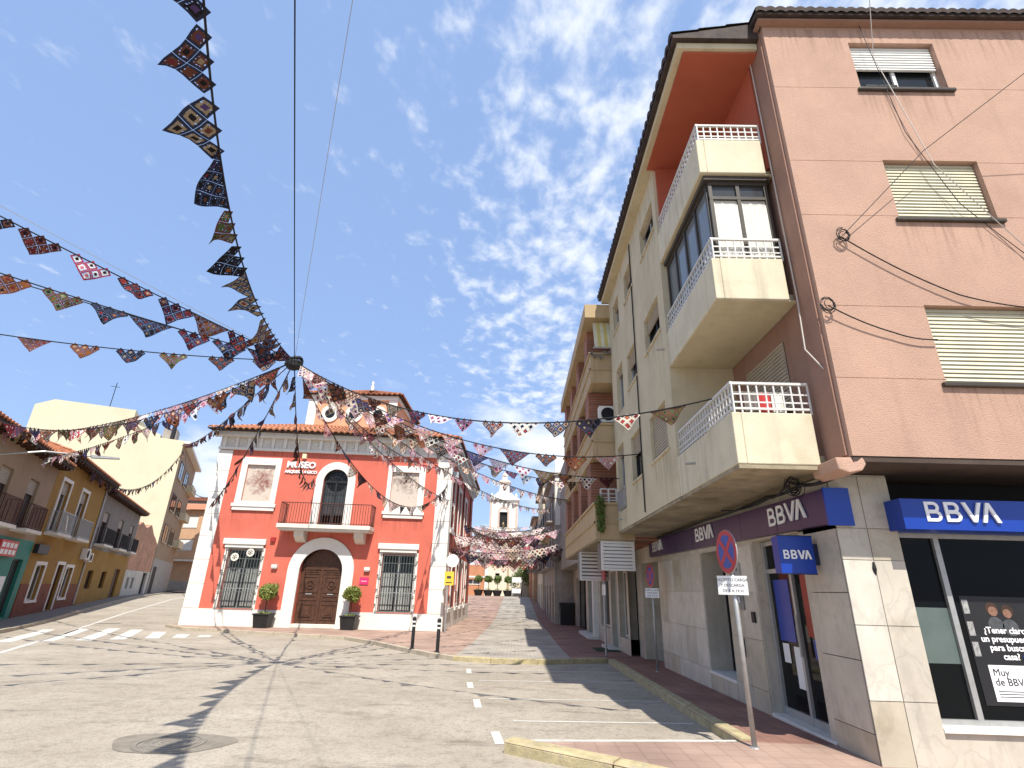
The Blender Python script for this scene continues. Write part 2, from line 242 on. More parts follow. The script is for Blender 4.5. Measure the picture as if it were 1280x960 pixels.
# ------------------------------------------------------------------ mesh helpers
WM = {}
def wm(o): return WM.get(o.name, Matrix.Identity(4))
def tag(o, label=None, cat=None, group=None, kind=None):
    if label: o['label'] = label
    if cat: o['category'] = cat
    if group: o['group'] = group
    if kind: o['kind'] = kind
    return o
def thing(name, loc, label, cat, group=None):
    o = bpy.data.objects.new(name, None); COL.objects.link(o); o.location = loc; o.empty_display_size = .3
    WM[o.name] = Matrix.Translation(loc); return tag(o, label, cat, group)
class Fr:
    """wall frame: u along the wall, n outward, z up"""
    def __init__(s, o, u, n): s.o, s.u, s.n = Vector(o), Vector(u), Vector(n)
    def __call__(s, u, n, z): return s.o + s.u * u + s.n * n + Vector((0, 0, z))
ID = Fr((0, 0, 0), (1, 0, 0), (0, 1, 0))
class MB:
    def __init__(s): s.v, s.f, s.uv, s.smooth = [], [], {}, False
    def poly(s, pts, uv=None):
        i = len(s.v); s.v += [Vector(p) for p in pts]; s.f.append(tuple(range(i, i + len(pts))))
        if uv: s.uv[len(s.f) - 1] = uv
        return s
    def hexa(s, p):
        i = len(s.v); s.v += [Vector(q) for q in p]
        for f in ((0, 3, 2, 1), (4, 5, 6, 7), (0, 1, 5, 4), (1, 2, 6, 5), (2, 3, 7, 6), (3, 0, 4, 7)): s.f.append(tuple(i + k for k in f))
        return s
    def box(s, fr, u0, u1, n0, n1, z0, z1):
        return s.hexa([fr(u0, n0, z0), fr(u1, n0, z0), fr(u1, n1, z0), fr(u0, n1, z0), fr(u0, n0, z1), fr(u1, n0, z1), fr(u1, n1, z1), fr(u0, n1, z1)])
    def prism(s, bot, top):
        n = len(bot); i = len(s.v); s.v += [Vector(p) for p in bot] + [Vector(p) for p in top]
        s.f.append(tuple(i + k for k in reversed(range(n)))); s.f.append(tuple(i + n + k for k in range(n)))
        for k in range(n): s.f.append((i + k, i + (k + 1) % n, i + n + (k + 1) % n, i + n + k))
        return s
    def tube(s, pts, r, k=6, cap=True):
        pts = [Vector(p) for p in pts]; i0 = len(s.v); rr = r if isinstance(r, (list, tuple)) else [r] * len(pts)
        for j, p in enumerate(pts):
            t = (pts[min(j + 1, len(pts) - 1)] - pts[max(j - 1, 0)])
            if t.length < 1e-9: t = Vector((0, 0, 1))
            t.normalize(); a = t.orthogonal().normalized() if abs(t.z) > .9 else t.cross(Vector((0, 0, 1))).normalized(); b = t.cross(a)
            for q in range(k): th = 2 * math.pi * q / k; s.v.append(p + (a * math.cos(th) + b * math.sin(th)) * rr[j])
        for j in range(len(pts) - 1):
            for q in range(k): s.f.append((i0 + j * k + q, i0 + j * k + (q + 1) % k, i0 + (j + 1) * k + (q + 1) % k, i0 + (j + 1) * k + q))
        if cap:
            s.f.append(tuple(i0 + q for q in reversed(range(k)))); e = i0 + (len(pts) - 1) * k; s.f.append(tuple(e + q for q in range(k)))
        return s
    def lathe(s, c, prof, k=16):
        c = Vector(c); i0 = len(s.v)
        for r, z in prof:
            for q in range(k): th = 2 * math.pi * q / k; s.v.append(c + Vector((r * math.cos(th), r * math.sin(th), z)))
        for j in range(len(prof) - 1):
            for q in range(k): s.f.append((i0 + j * k + q, i0 + j * k + (q + 1) % k, i0 + (j + 1) * k + (q + 1) % k, i0 + (j + 1) * k + q))
        s.f.append(tuple(i0 + q for q in reversed(range(k)))); e = i0 + (len(prof) - 1) * k; s.f.append(tuple(e + q for q in range(k)))
        return s
    def ring(s, fr, uc, zc, r0, r1, n0, n1, a0=0, a1=360, k=24):
        """flat ring (arch) in the wall plane"""
        for j in range(k):
            A, B = R(a0 + (a1 - a0) * j / k), R(a0 + (a1 - a0) * (j + 1) / k)
            q = [(uc + r * math.cos(t), zc + r * math.sin(t)) for r, t in ((r0, A), (r1, A), (r1, B), (r0, B))]
            s.hexa([fr(u, n0, z) for u, z in q] + [fr(u, n1, z) for u, z in q])
        return s
    def disc(s, fr, uc, zc, r, n0, n1, k=24):
        c = [(uc + r * math.cos(2 * math.pi * j / k), zc + r * math.sin(2 * math.pi * j / k)) for j in range(k)]
        return s.prism([fr(u, n0, z) for u, z in c], [fr(u, n1, z) for u, z in c])
    def build(s, name, mat, parent=None, smooth=False, recalc=True, origin=None):
        me = bpy.data.meshes.new(name)
        inv = (wm(parent) if parent else (Matrix.Translation(origin) if origin is not None else Matrix.Identity(4))).inverted()
        me.from_pydata([inv @ p for p in s.v], [], s.f)
        if s.uv:
            ul = me.uv_layers.new()
            for fi, uv in s.uv.items():
                for li, c in zip(me.polygons[fi].loop_indices, uv): ul.data[li].uv = c
        if recalc and len(s.f) < 60000:
            bm = bmesh.new(); bm.from_mesh(me); bmesh.ops.recalc_face_normals(bm, faces=bm.faces); bm.to_mesh(me); bm.free()
        me.materials.append(mat)
        if smooth: me.shade_smooth()
        o = bpy.data.objects.new(name, me); COL.objects.link(o)
        if name in ('parapet', 'balcony_slab', 'sill', 'cornice', 'beam_end', 'doorstep', 'planter', 'pilaster_block', 'lintel'):
            bv = o.modifiers.new('bevel', 'BEVEL'); bv.width = .012; bv.segments = 2; bv.limit_method = 'ANGLE'
        if parent: o.parent = parent; WM[o.name] = wm(parent)
        elif origin is not None: o.location = origin; WM[o.name] = Matrix.Translation(origin)
        return o
def box(name, mat, parent, fr, *a, **k): return MB().box(fr, *a).build(name, mat, parent, **k)
def wall(mb, fr, u0, u1, z0, z1, ops=(), depth=.18, zb=None, n=0.):
    """front sheet with openings (u0,u1,z0,z1[,depth,back]) and their reveals"""
    us = sorted({u0, u1} | {q for o in ops for q in o[:2]}); zs = sorted({z0, z1} | {q for o in ops for q in o[2:4]})
    for a, b in zip(us, us[1:]):
        for c, d in zip(zs, zs[1:]):
            um, zm = (a + b) / 2, (c + d) / 2
            if um < u0 or um > u1 or zm < z0 or zm > z1: continue
            if any(o[0] < um < o[1] and o[2] < zm < o[3] for o in ops): continue
            mb.poly([fr(a, n, c), fr(b, n, c), fr(b, n, d), fr(a, n, d)])
    for o in ops:
        a, b, c, d = o[:4]; D = n - (o[4] if len(o) > 4 else depth)
        mb.poly([fr(a, n, c), fr(a, D, c), fr(a, D, d), fr(a, n, d)]); mb.poly([fr(b, n, c), fr(b, D, c), fr(b, D, d), fr(b, n, d)])
        mb.poly([fr(a, n, c), fr(b, n, c), fr(b, D, c), fr(a, D, c)]); mb.poly([fr(a, n, d), fr(b, n, d), fr(b, D, d), fr(a, D, d)])
        if len(o) > 5 and o[5]: mb.poly([fr(a, D, c), fr(b, D, c), fr(b, D, d), fr(a, D, d)])
    return mb
def slats(mb, fr, u0, u1, n, z0, z1, h=.05, t=.018):
    z = z0; k = max(2, int((z1 - z0) / h)); h = (z1 - z0) / k
    for i in range(k):
        z = z0 + i * h
        mb.hexa([fr(u0, n - t, z), fr(u1, n - t, z), fr(u1, n + t * .9, z + h * .06), fr(u0, n + t * .9, z + h * .06), fr(u0, n - t, z + h * .98), fr(u1, n - t, z + h * .98), fr(u1, n, z + h * .93), fr(u0, n, z + h * .93)])
    return mb
def window(par, fr, u0, u1, z0, z1, rec=.12, fm=None, gm=None, cols=2, shut=0., sm=None, sill=True, fw_=.05, rows=1, sillm=None, so=.06):
    fm = fm or m_alu; gm = gm or m_glass; b = MB(); n0, n1 = -rec - .03, -rec + .02
    zt = z1 - (z1 - z0) * shut
    e = .003
    b.box(fr, u0 + e, u0 + fw_, n0, n1, z0 + e, z1 - e); b.box(fr, u1 - fw_, u1 - e, n0, n1, z0 + e, z1 - e); b.box(fr, u0 + fw_, u1 - fw_, n0, n1, z0 + e, z0 + fw_); b.box(fr, u0 + fw_, u1 - fw_, n0, n1, z1 - fw_, z1 - e)
    for c in range(1, cols):
        x = u0 + (u1 - u0) * c / cols; b.box(fr, x - fw_ / 2, x + fw_ / 2, n0, n1 - .004, z0 + fw_, z1 - fw_)
    for c in range(1, rows):
        x = z0 + (z1 - z0) * c / rows; b.box(fr, u0 + fw_, u1 - fw_, n0, n1 - .008, x - fw_ / 3, x + fw_ / 3)
    o = b.build('window', fm, par)
    if shut < .99:
        w_ = (u1 - u0) / cols
        for c in range(cols):
            MB().box(fr, u0 + c * w_ + fw_ * .5, u0 + (c + 1) * w_ - fw_ * .5, -rec - .02, -rec - .012, z0 + fw_ * .7, z1 - fw_ * .7).build('pane', gm, o)
    if shut > 0: slats(MB(), fr, u0 + .012, u1 - .012, -rec + .05, zt, z1 - .004).build('shutter', sm or m_shut, o)
    if sill: MB().box(fr, u0 - .06, u1 + .06, -rec + .021, so, z0 - .05, z0 + .002).build('sill', sillm or m_stone, o)
    return o
def text(body, size, fr, u, n, z, mat, parent, name='lettering', ext=.006, offset=0., align='LEFT', flip=False, sxx=1., shear=0.):
    cu = bpy.data.curves.new('t', 'FONT'); cu.body = body; cu.size = size; cu.extrude = ext; cu.offset = offset; cu.align_x = align; cu.shear = shear; cu.resolution_u = 3
    ob = bpy.data.objects.new('t', cu); COL.objects.link(ob); bpy.context.view_layer.update()
    me = bpy.data.meshes.new_from_object(ob.evaluated_get(bpy.context.evaluated_depsgraph_get()))
    bpy.data.objects.remove(ob); bpy.data.curves.remove(cu)
    ud = fr.u.normalized() * (-1 if flip else 1); p = fr(u, n, z); inv = wm(parent).inverted()
    for v in me.vertices: v.co = inv @ (p + ud * (v.co.x * sxx) + Vector((0, 0, v.co.y)) + fr.n * v.co.z)
    me.materials.clear(); me.materials.append(mat); me.name = name
    o = bpy.data.objects.new(name, me); COL.objects.link(o); o.parent = parent; WM[o.name] = wm(parent); return o
def bank_word(fr, u, n, z, h, width, parent, flip=False):
    """the bank's four letters; the last one has no crossbar"""
    s = -1 if flip else 1; cw = width / 3.75; T = h * .17; b = MB(); lift = [0.]
    P = lambda a, c: (u + s * a, z + c)
    def stroke(a, c, a2, c2, t=T):
        d = Vector((a2 - a, c2 - c)); q = Vector((-d.y, d.x)).normalized() * t / 2
        pts = [P(a + q.x, c + q.y), P(a2 + q.x, c2 + q.y), P(a2 - q.x, c2 - q.y), P(a - q.x, c - q.y)]
        b.prism([fr(x, n, y) for x, y in pts], [fr(x, n + .012, y) for x, y in pts])
    def quadp(pts): lift[0] += .0004; pts = [P(*q) for q in pts]; b.prism([fr(x, n + lift[0] * .3, y) for x, y in pts], [fr(x, n + .008 + lift[0], y) for x, y in pts])
    for k in range(2):
        a = k * cw * 1.0
        quadp([(a, 0), (a + T, 0), (a + T, h), (a, h)])
        for (c0, c1, wd) in ((0, .56 * h, cw * .80), (.44 * h, h, cw * .72)):
            r = (c1 - c0) / 2; cx = a + wd - r; cz = (c0 + c1) / 2
            quadp([(a + T, c0), (cx, c0), (cx, c0 + T * .9), (a + T, c0 + T * .9)]); quadp([(a + T, c1 - T * .9), (cx, c1 - T * .9), (cx, c1), (a + T, c1)])
            for j in range(7):
                A, B = R(-90 + 180 * j / 7), R(-90 + 180 * (j + 1) / 7); ri = r - T * .9
                quadp([(cx + ri * math.cos(A), cz + ri * math.sin(A)), (cx + r * math.cos(A), cz + r * math.sin(A)), (cx + r * math.cos(B), cz + r * math.sin(B)), (cx + ri * math.cos(B), cz + ri * math.sin(B))])
    a = 1.92 * cw
    quadp([(a, h), (a + T * 1.15, h), (a + cw * .5 + T * .55, 0), (a + cw * .5 - T * .55, 0)]); quadp([(a + cw - T * 1.15, h), (a + cw, h), (a + cw * .5 + T * .5, 0), (a + cw * .5 - T * .5, 0)])
    a = 2.75 * cw
    quadp([(a + cw * .06, .0), (a + cw * .06 + T * 1.1, 0), (a + cw * .5 + T * .55, h), (a + cw * .5 - T * .55, h)]); quadp([(a + cw - T * 1.15, 0), (a + cw, 0), (a + cw * .5 + T * .55, h), (a + cw * .5 - T * .55, h)])
    return b.build('lettering', m_letter, parent)
def railing(fr, u0, u1, n, z0, z1, sp=.1, r=.008, mat=None, parent=None, lattice=False, ends=()):
    b = MB(); b.box(fr, u0, u1, n - .018, n + .018, z1 - .03, z1); b.box(fr, u0, u1, n - .012, n + .012, z0 + .05, z0 + .075)
    k = max(2, round(abs(u1 - u0) / sp))
    for i in range(k + 1):
        u = u0 + (u1 - u0) * i / k; b.box(fr, u - r, u + r, n - r, n + r, z0, z1 - .03)
    if lattice:
        for f in (.36, .62): z = z0 + (z1 - z0) * f; b.box(fr, u0, u1, n - r * .8, n + r * .8, z - .009, z + .009)
    return b
def roof_tiles(quad, mat, parent, pitch=.27, h=.085, rows=10, name='roof_tiles', over=.0):
    """barrel tiles over a sloping quad: eave a-b, ridge d-c"""
    a, b, c, d = [Vector(q) for q in quad]; n = max(4, int((b - a).length / pitch)); mb = MB(); sub = 4; nrm = (b - a).cross(d - a).normalized()
    if nrm.z < 0: nrm = -nrm
    for j in range(rows):
        t0, t1 = j / rows, (j + 1) / rows
        for i in range(n * sub):
            f0, f1 = i / (n * sub), (i + 1) / (n * sub)
            def P(f, t, lift): return a.lerp(b, f).lerp(d.lerp(c, f), t) + nrm * (h * abs(math.sin(math.pi * f * n)) + lift)
            mb.poly([P(f0, t0, .025), P(f1, t0, .025), P(f1, t1, 0), P(f0, t1, 0)])
            if j == 0: mb.poly([P(f0, t0, .025), P(f1, t0, .025), P(f1, t0, -.05), P(f0, t0, -.05)])
    return tag(mb.build(name, mat, parent, recalc=False), kind='stuff')
def lerp(a, b, t): return a + (b - a) * t

# ------------------------------------------------------------------ ground
def gz(x, y):
    def right(y):
        if y < 7: return 0
        if y < 20: return -.2 * (y - 7) / 13
        if y < 38: return -.2
        return min(.85, -.2 + 1.05 * (y - 38) / 24)
    def left(y):
        if y < 24: return right(y)
        return min(.25, -.2 + .45 * (y - 24) / 21)
    t = min(1, max(0, (x + 13) / 7)); return lerp(left(y), right(y), t)
BR = [0, 7, 20, 24, 38, 45, 62]; BX = [-13, -6]
def sheet(name, pts, off, mat, parent=None, kind='structure', extra=()):
    bm = bmesh.new(); f = bm.faces.new([bm.verts.new((x, y, 0)) for x, y in pts])
    bmesh.ops.triangulate(bm, faces=bm.faces)
    for y in BR: bmesh.ops.bisect_plane(bm, geom=bm.verts[:] + bm.edges[:] + bm.faces[:], plane_co=(0, y, 0), plane_no=(0, 1, 0))
    for x in BX: bmesh.ops.bisect_plane(bm, geom=bm.verts[:] + bm.edges[:] + bm.faces[:], plane_co=(x, 0, 0), plane_no=(1, 0, 0))
    for v in bm.verts: v.co.z = gz(v.co.x, v.co.y) + off
    bmesh.ops.recalc_face_normals(bm, faces=bm.faces)
    for q in bm.faces:
        if q.normal.z < 0: q.normal_flip()
    me = bpy.data.meshes.new(name); bm.to_mesh(me); bm.free(); me.materials.append(mat); o = bpy.data.objects.new(name, me); COL.objects.link(o)
    if parent: o.parent = parent; WM[o.name] = wm(parent)
    elif kind: o['kind'] = kind
    return o
road = sheet('road', [(-700, -60), (700, -60), (700, 900), (-700, 900)], 0, m_asph)
# museum forecourt pavement + street
PL = [(-14.6, 24.1), (-13.2, 22.9), (-10, 22.0), (-6.1, 20.9), (-4.6, 19.3), (-3.25, 17.3), (-2.3, 16.0), (-1.6, 15.3), (-.6, 15.0), (.6, 15.05), (2.5, 15.9)]
sheet('museum_pavement', PL[:8] + [(-1.45, 20), (-1.3, 30), (-1.3, 70), (-12, 70), (-14.6, 40)], .1, m_pave)
sheet('street_paving', PL[7:10] + [(1.5, 15.45), (1.45, 70), (-1.3, 70), (-1.3, 30), (-1.45, 20)], .1, m_paver)
sheet('far_pavement', [(1.5, 15.45), (2.5, 15.9), (3.9, 15.9), (3.9, 70), (1.45, 70)], .1, m_pave2)
sheet('plaza', [(-60, 70), (60, 70), (60, 140), (-60, 140)], .1, m_pave)
sheet('bank_pavement', [(2.5, 15.9), (2.52, 10), (2.56, 6.95), (3.75, 6.95), (3.9, 15.9)], .1, m_pave2)
sheet('corner_pavement', [(-.1, 6.62), (2.56, 6.95), (3.75, 6.95), (14, 6.95), (14, 3.9), (3.2, 4.2), (1.9, 5.3), (.95, 5.95)], .1, m_pave)
FLo = Vector((-21.49, 23.95, 0)); FLu = Vector((-.43837, .89879, 0)); FLn = Vector((.89879, .43837, 0))
def fl(u, n): p = FLo + FLu * u + FLn * n; return (p.x, p.y)
sheet('left_pavement', [fl(-14, -.5), fl(-14, 1.9), fl(0, 1.5), fl(16, 1.1), fl(62, 1.0), fl(62, -.5)], .1, m_greyr)

def kerb(name, pts, w_, mat, step=.95, h=.112, side=1, cut=None):
    root = bpy.data.objects.new(name, None); COL.objects.link(root); root['kind'] = 'structure'; root.location = (pts[0][0], pts[0][1], gz(*pts[0])); WM[root.name] = Matrix.Translation(root.location)
    for (x0, y0), (x1, y1) in zip(pts, pts[1:]):
        d = Vector((x1 - x0, y1 - y0)); L = d.length; k = max(1, round(L / step)); q = Vector((-d.y, d.x)).normalized() * w_ * side
        for i in range(k):
            a = Vector((x0, y0)) + d * ((i + .008) / k); b = Vector((x0, y0)) + d * ((i + .992) / k); dz = random.uniform(-.006, .006)
            P = lambda p, z: Vector((p.x, p.y, gz(p.x, p.y) + z))
            e = q * .13
            mb = MB(); bot = [P(a, -.1), P(b, -.1), P(b + q, -.1), P(a + q, -.1)]; mid = [P(a, h + dz - .03), P(b, h + dz - .03), P(b + q, h + dz), P(a + q, h + dz)]
            mb.hexa(bot + [P(a, h + dz - .025), P(b, h + dz - .025), P(b + q, h + dz - .0), P(a + q, h + dz - .0)])
            mb.hexa([P(a, h + dz - .025), P(b, h + dz - .025), P(b + q, h + dz - .001), P(a + q, h + dz - .001), P(a + e, h + dz + .004), P(b + e, h + dz + .004), P(b + q, h + dz + .005), P(a + q, h + dz + .005)])
            mb.build('kerb_stone', mat, root)
    return root
kerb('museum_kerb', PL[:8], .16, m_greyk, side=1)
kerb('street_kerb', PL[7:], .16, m_yellowk, side=1)
kerb('bank_kerb', [(2.5, 15.9), (2.52, 10), (2.56, 7.0)], .17, m_yellowk, side=1)
kerb('corner_kerb', [(-.1, 6.62), (.95, 5.95), (1.9, 5.3), (3.2, 4.2), (10, 4.0)], .2, m_yellowk, side=1)
kerb('left_kerb', [fl(62, 1.0), fl(16, 1.1), fl(0, 1.5), fl(-14, 1.9)], .15, m_greyk, step=2.2, side=1)
# road markings
def strip(name, a, b, w_, mat=m_mark, off=.004):
    a, b = Vector(a), Vector(b); d = b - a; q = Vector((-d.y, d.x)).normalized() * w_ / 2
    return sheet(name, [tuple(a + q), tuple(a - q), tuple(b - q), tuple(b + q)], off, mat, parent=road)
for a, b in [((-14.6, 16.6), (-17.4, 21.6)), ((-13.9, 17.2), (-16.6, 22.3)), ((-13.25, 17.85), (-15.8, 22.8)), ((-12.65, 18.5), (-14.75, 22.6)), ((-12.05, 19.3), (-13.4, 21.9)), ((-11.5, 19.9), (-12.1, 21.2)), ((-10.95, 20.4), (-11.2, 21.1))]: strip('crossing_stripe', a, b, .42)
ln = [(-11.5, 12.4), (-12.33, 14.05), (-17.53, 23.58), (-20.88, 30.61), (-24.69, 39.21), (-33, 58)]
for a, b in zip(ln, ln[1:]): strip('lane_line', a, b, .13)
for (xa, ya), (xb, yb) in [((-1.05, 13.7), (-.97, 12.9)), ((-.86, 11.6), (-.78, 10.9)), ((-.60, 9.75), (-.52, 9.05)), ((-.22, 7.55), (-.14, 6.95))]: strip('parking_mark', (xa, ya), (xb, yb), .11)
for ya, yb, xa in [(11.9, 12.2, -.7), (9.85, 10.1, -.42), (8.2, 8.4, .0), (13.6, 13.9, -.9)]: strip('parking_line', (xa, ya), (2.45, yb), .06)
strip('parking_line', (-.05, 6.72), (2.4, 7.02), .09)
strip('edge_line', (-.02, 6.68), (2.5, 6.98), .07, off=.104)
# manhole with its patch
pts = [(-3.62 + .62 * math.cos(t) * (1 + .12 * math.sin(3 * t)), 6.58 + .44 * math.sin(t) * (1 + .1 * math.cos(2 * t))) for t in [2 * math.pi * i / 28 for i in range(28)]]
sheet('asphalt_patch', pts, .004, m_patch, parent=road)
mh = thing('manhole_cover', (-3.62, 6.55, .0), 'round iron manhole cover in dark asphalt patch on the road', 'manhole')
fz = Fr((-3.62, 6.55, .008), (1, 0, 0), (0, 0, 1))
b = MB(); 
def flat_ring(mb, c, r0, r1, z0, z1, k=32):
    for j in range(k):
        A, B = 2 * math.pi * j / k, 2 * math.pi * (j + 1) / k
        q = [(c[0] + r * math.cos(t), c[1] + r * math.sin(t)) for r, t in ((r0, A), (r1, A), (r1, B), (r0, B))]; mb.hexa([(x, y, z0) for x, y in q] + [(x, y, z1) for x, y in q])
    return mb
flat_ring(b, (-3.62, 6.55), .30, .35, .0, .012).build('rim', m_iron2, mh)
b = MB().lathe((-3.62, 6.55, 0), [(.29, .0), (.29, .009)], 32)
for r in (.08, .16, .24): flat_ring(b, (-3.62, 6.55), r, r + .025, .009, .014)
b.build('lid', m_iron2, mh)

# ------------------------------------------------------------------ museum
MU = Fr((0, 24.2 + .075 * 14.06, 0), (1, .075, 0), (0, -1, 0))
mus = thing('museum_building', (-8.6, 24.6, -.1), 'red two-storey museum with white trim, arched door and round-windowed roof turret', 'building')
A1, A2, DB = -8.53, -8.6, 38.0
XL, XR = -14.06, -3.2
ops = [(-12.65, -11.37, 5.1, 6.78, .1, 0), (-5.97, -4.7, 5.1, 6.7, .1, 0), (A1 - .56, A1 + .56, 4.09, 6.71, .25, 0), (-12.72, -11.28, .58, 3.0, .22, 0), (-6.0, -4.56, .58, 2.98, .22, 0), (A2 - .93, A2 + .93, .04, 3.11, .3, 0)]
mb = wall(MB(), MU, XL, XR, -.6, 8.2, ops)
bk = lambda u, z: MU(u, -.45, z)
sd_ = [(25.6, 26.8, 4.35, 6.6), (28.9, 30.1, 4.35, 6.6), (32.4, 33.6, 4.35, 6.6), (26.3, 27.3, .9, 3.0), (29.5, 30.5, .9, 3.0), (31.8, 32.8, .9, 3.0), (34.3, 35.3, .9, 3.0)]
MS = Fr((XR, 0, 0), (0, 1, 0), (1, 0, 0))
wall(mb, MS, MU(XR, 0, 0).y, DB, -.6, 8.2, sd_, .15)
mb.poly([(XL, 24.2, -.6), (XL, DB, -.6), (XL, DB, 8.2), (XL, 24.2, 8.2)]); mb.poly([(XL, DB, -.6), (XR, DB, -.6), (XR, DB, 8.2), (XL, DB, 8.2)])
mb.build('wall', m_red, mus)
mb = MB(); mb.hexa([bk(XL + .3, -.5), bk(XR - .35, -.5), (XR - .35, DB - .3, -.5), (XL + .3, DB - .3, -.5), bk(XL + .3, 8.1), bk(XR - .35, 8.1), (XR - .35, DB - .3, 8.1), (XL + .3, DB - .3, 8.1)]); mb.build('light_block_core', m_dark, mus)  # unseen solid core added so the museum shell blocks light
# plinth, corner pilasters (coursed), cornice
mb = MB(); e = .05
for a, c in ((XL - e, A2 - 1.42), (A2 + 1.42, XR + e)): box('plinth', m_white, mus, MU, a, c, 0, e, -.6, .56)
mb.box(MS, MU(XR, 0, 0).y, DB, .0, e, -.6, .75); mb.build('plinth', m_white, mus)
for a, c in ((XL - .04, -13.45), (-3.85, XR + .04)):
    z = .565
    while z < 7.4:
        z1 = min(z + .98, 7.45); mb = MB().box(MU, a, c, 0, .045, z + .006, z1 - .006)
        if c > -5: mb.box(MS, MU(XR, 0, 0).y, MU(XR, 0, 0).y + .55, 0, .04, z + .006, z1 - .006)
        mb.build('pilaster_block', m_white, mus); z = z1
box('frieze', m_stone, mus, MU, XL - .03, XR + .03, 0, .06, 7.46, 8.05)
box('architrave', m_white, mus, MU, XL - .06, XR + .06, 0, .12, 7.45, 7.56)
box('cornice', m_white, mus, MU, XL - .3, XR + .3, 0, .34, 8.05, 8.28)
k = 0; u = XL + .12
while u < XR - .1:
    mb = MB().box(MU, u, u + .14, .06, .15, 7.62, 8.05); mb.box(MU, u + .02, u + .12, .06, .12, 7.5601, 7.62); mb.build('modillion', m_white, mus)
    mm = MB().disc(MU, u + .40, 7.82, .1, .06, .09, 12); mm.build('rosette', m_stone, mus); u += .555
mb = MB().box(MS, MU(XR, 0, 0).y, DB, 0, .06, 7.46, 8.05); mb.box(MS, MU(XR, 0, 0).y - .1, DB + .3, 0, .34, 8.0505, 8.28); mb.build('side_cornice', m_white, mus)
u = 25.5
while u < DB: box('modillion', m_white, mus, MS, u, u + .17, .06, .24, 7.62, 8.05); u += .6
# main roof
ez, rz = 8.30, 9.9
ea, eb = MU(XL - .42, .72, ez), MU(XR + .42, .72, ez); ec, ed = Vector((XR + .42, DB + .4, ez)), Vector((XL - .42, DB + .4, ez)); ta, tb, tc_, td = Vector((-11.2, 28.2, rz)), Vector((-6.4, 28.4, rz)), Vector((-6.4, 34, rz)), Vector((-11, 34, rz))
roof = MB().poly([ea, eb, tb, ta]).poly([eb, ec, tc_, tb]).poly([ec, ed, td, tc_]).poly([ed, ea, ta, td]).poly([ta, tb, tc_, td])
zl = Vector((0, 0, -.03)); roof.poly([ea + zl, eb + zl, ec + zl, ed + zl]).build('roof', m_darktile, mus)
up_ = Vector((0, 0, .012))
roof_tiles([ea + up_, eb + up_, tb + up_, ta + up_], m_tile, mus, rows=12); roof_tiles([eb + up_, ec + up_, tc_ + up_, tb + up_], m_tile, mus, rows=12)
# turret
TX0, TX1, TY0, TY1 = -11.45, -6.7, 27.1, 32.0; TF = Fr((0, TY0, 0), (1, 0, 0), (0, -1, 0)); TS = Fr((TX1, 0, 0), (0, 1, 0), (1, 0, 0))
box('turret_wall', M('turret_apricot', (.62, .32, .19), .85, .08, 2), mus, ID, TX0, TX1, TY0, TY1, 8.6, 11.3)
mb = MB()
for a in (TX0 - .04, TX1 - .42): mb.box(TF, a, a + .46, -.01, .06, 8.7, 11.05)
mb.box(TF, TX0 - .08, TX1 + .08, 0, .1, 11.06, 11.3); mb.box(TS, TY0 + .1, TY1, 0, .09, 11.06, 11.3); mb.build('turret_trim', m_white, mus)
for u in (-10.25, -8.95, -7.65):
    o = MB().ring(TF, u, 10.25, .27, .47, 0, .07).build('oculus', m_white, mus); MB().disc(TF, u, 10.25, .268, .0, .02).build('pane', m_glass, o)
q = .32; a, b_, c, d = Vector((TX0 - q, TY0 - q, 11.32)), Vector((TX1 + q, TY0 - q, 11.32)), Vector((TX1 + q, TY1 + q, 11.32)), Vector((TX0 - q, TY1 + q, 11.32)); ap = Vector((-8.95, 29.8, 12.55))
MB().poly([a, b_, ap]).poly([b_, c, ap]).poly([c, d, ap]).poly([d, a, ap]).poly([a, b_, c, d]).build('turret_roof', m_darktile, mus)
roof_tiles([a + up_, b_ + up_, ap + Vector((.05, 0, .02)), ap + Vector((-.05, 0, .02))], m_tile, mus, rows=9); roof_tiles([b_ + up_, c + up_, ap + Vector((0, .05, .02)), ap + Vector((0, -.05, .02))], m_tile, mus, rows=9)
MB().lathe((-8.95, 29.8, 12.5), [(.12, 0), (.16, .1), (.08, .2), (.13, .35), (.05, .5), (.09, .6), (.01, .75)], 10).build('finial', m_stone, mus, smooth=True)
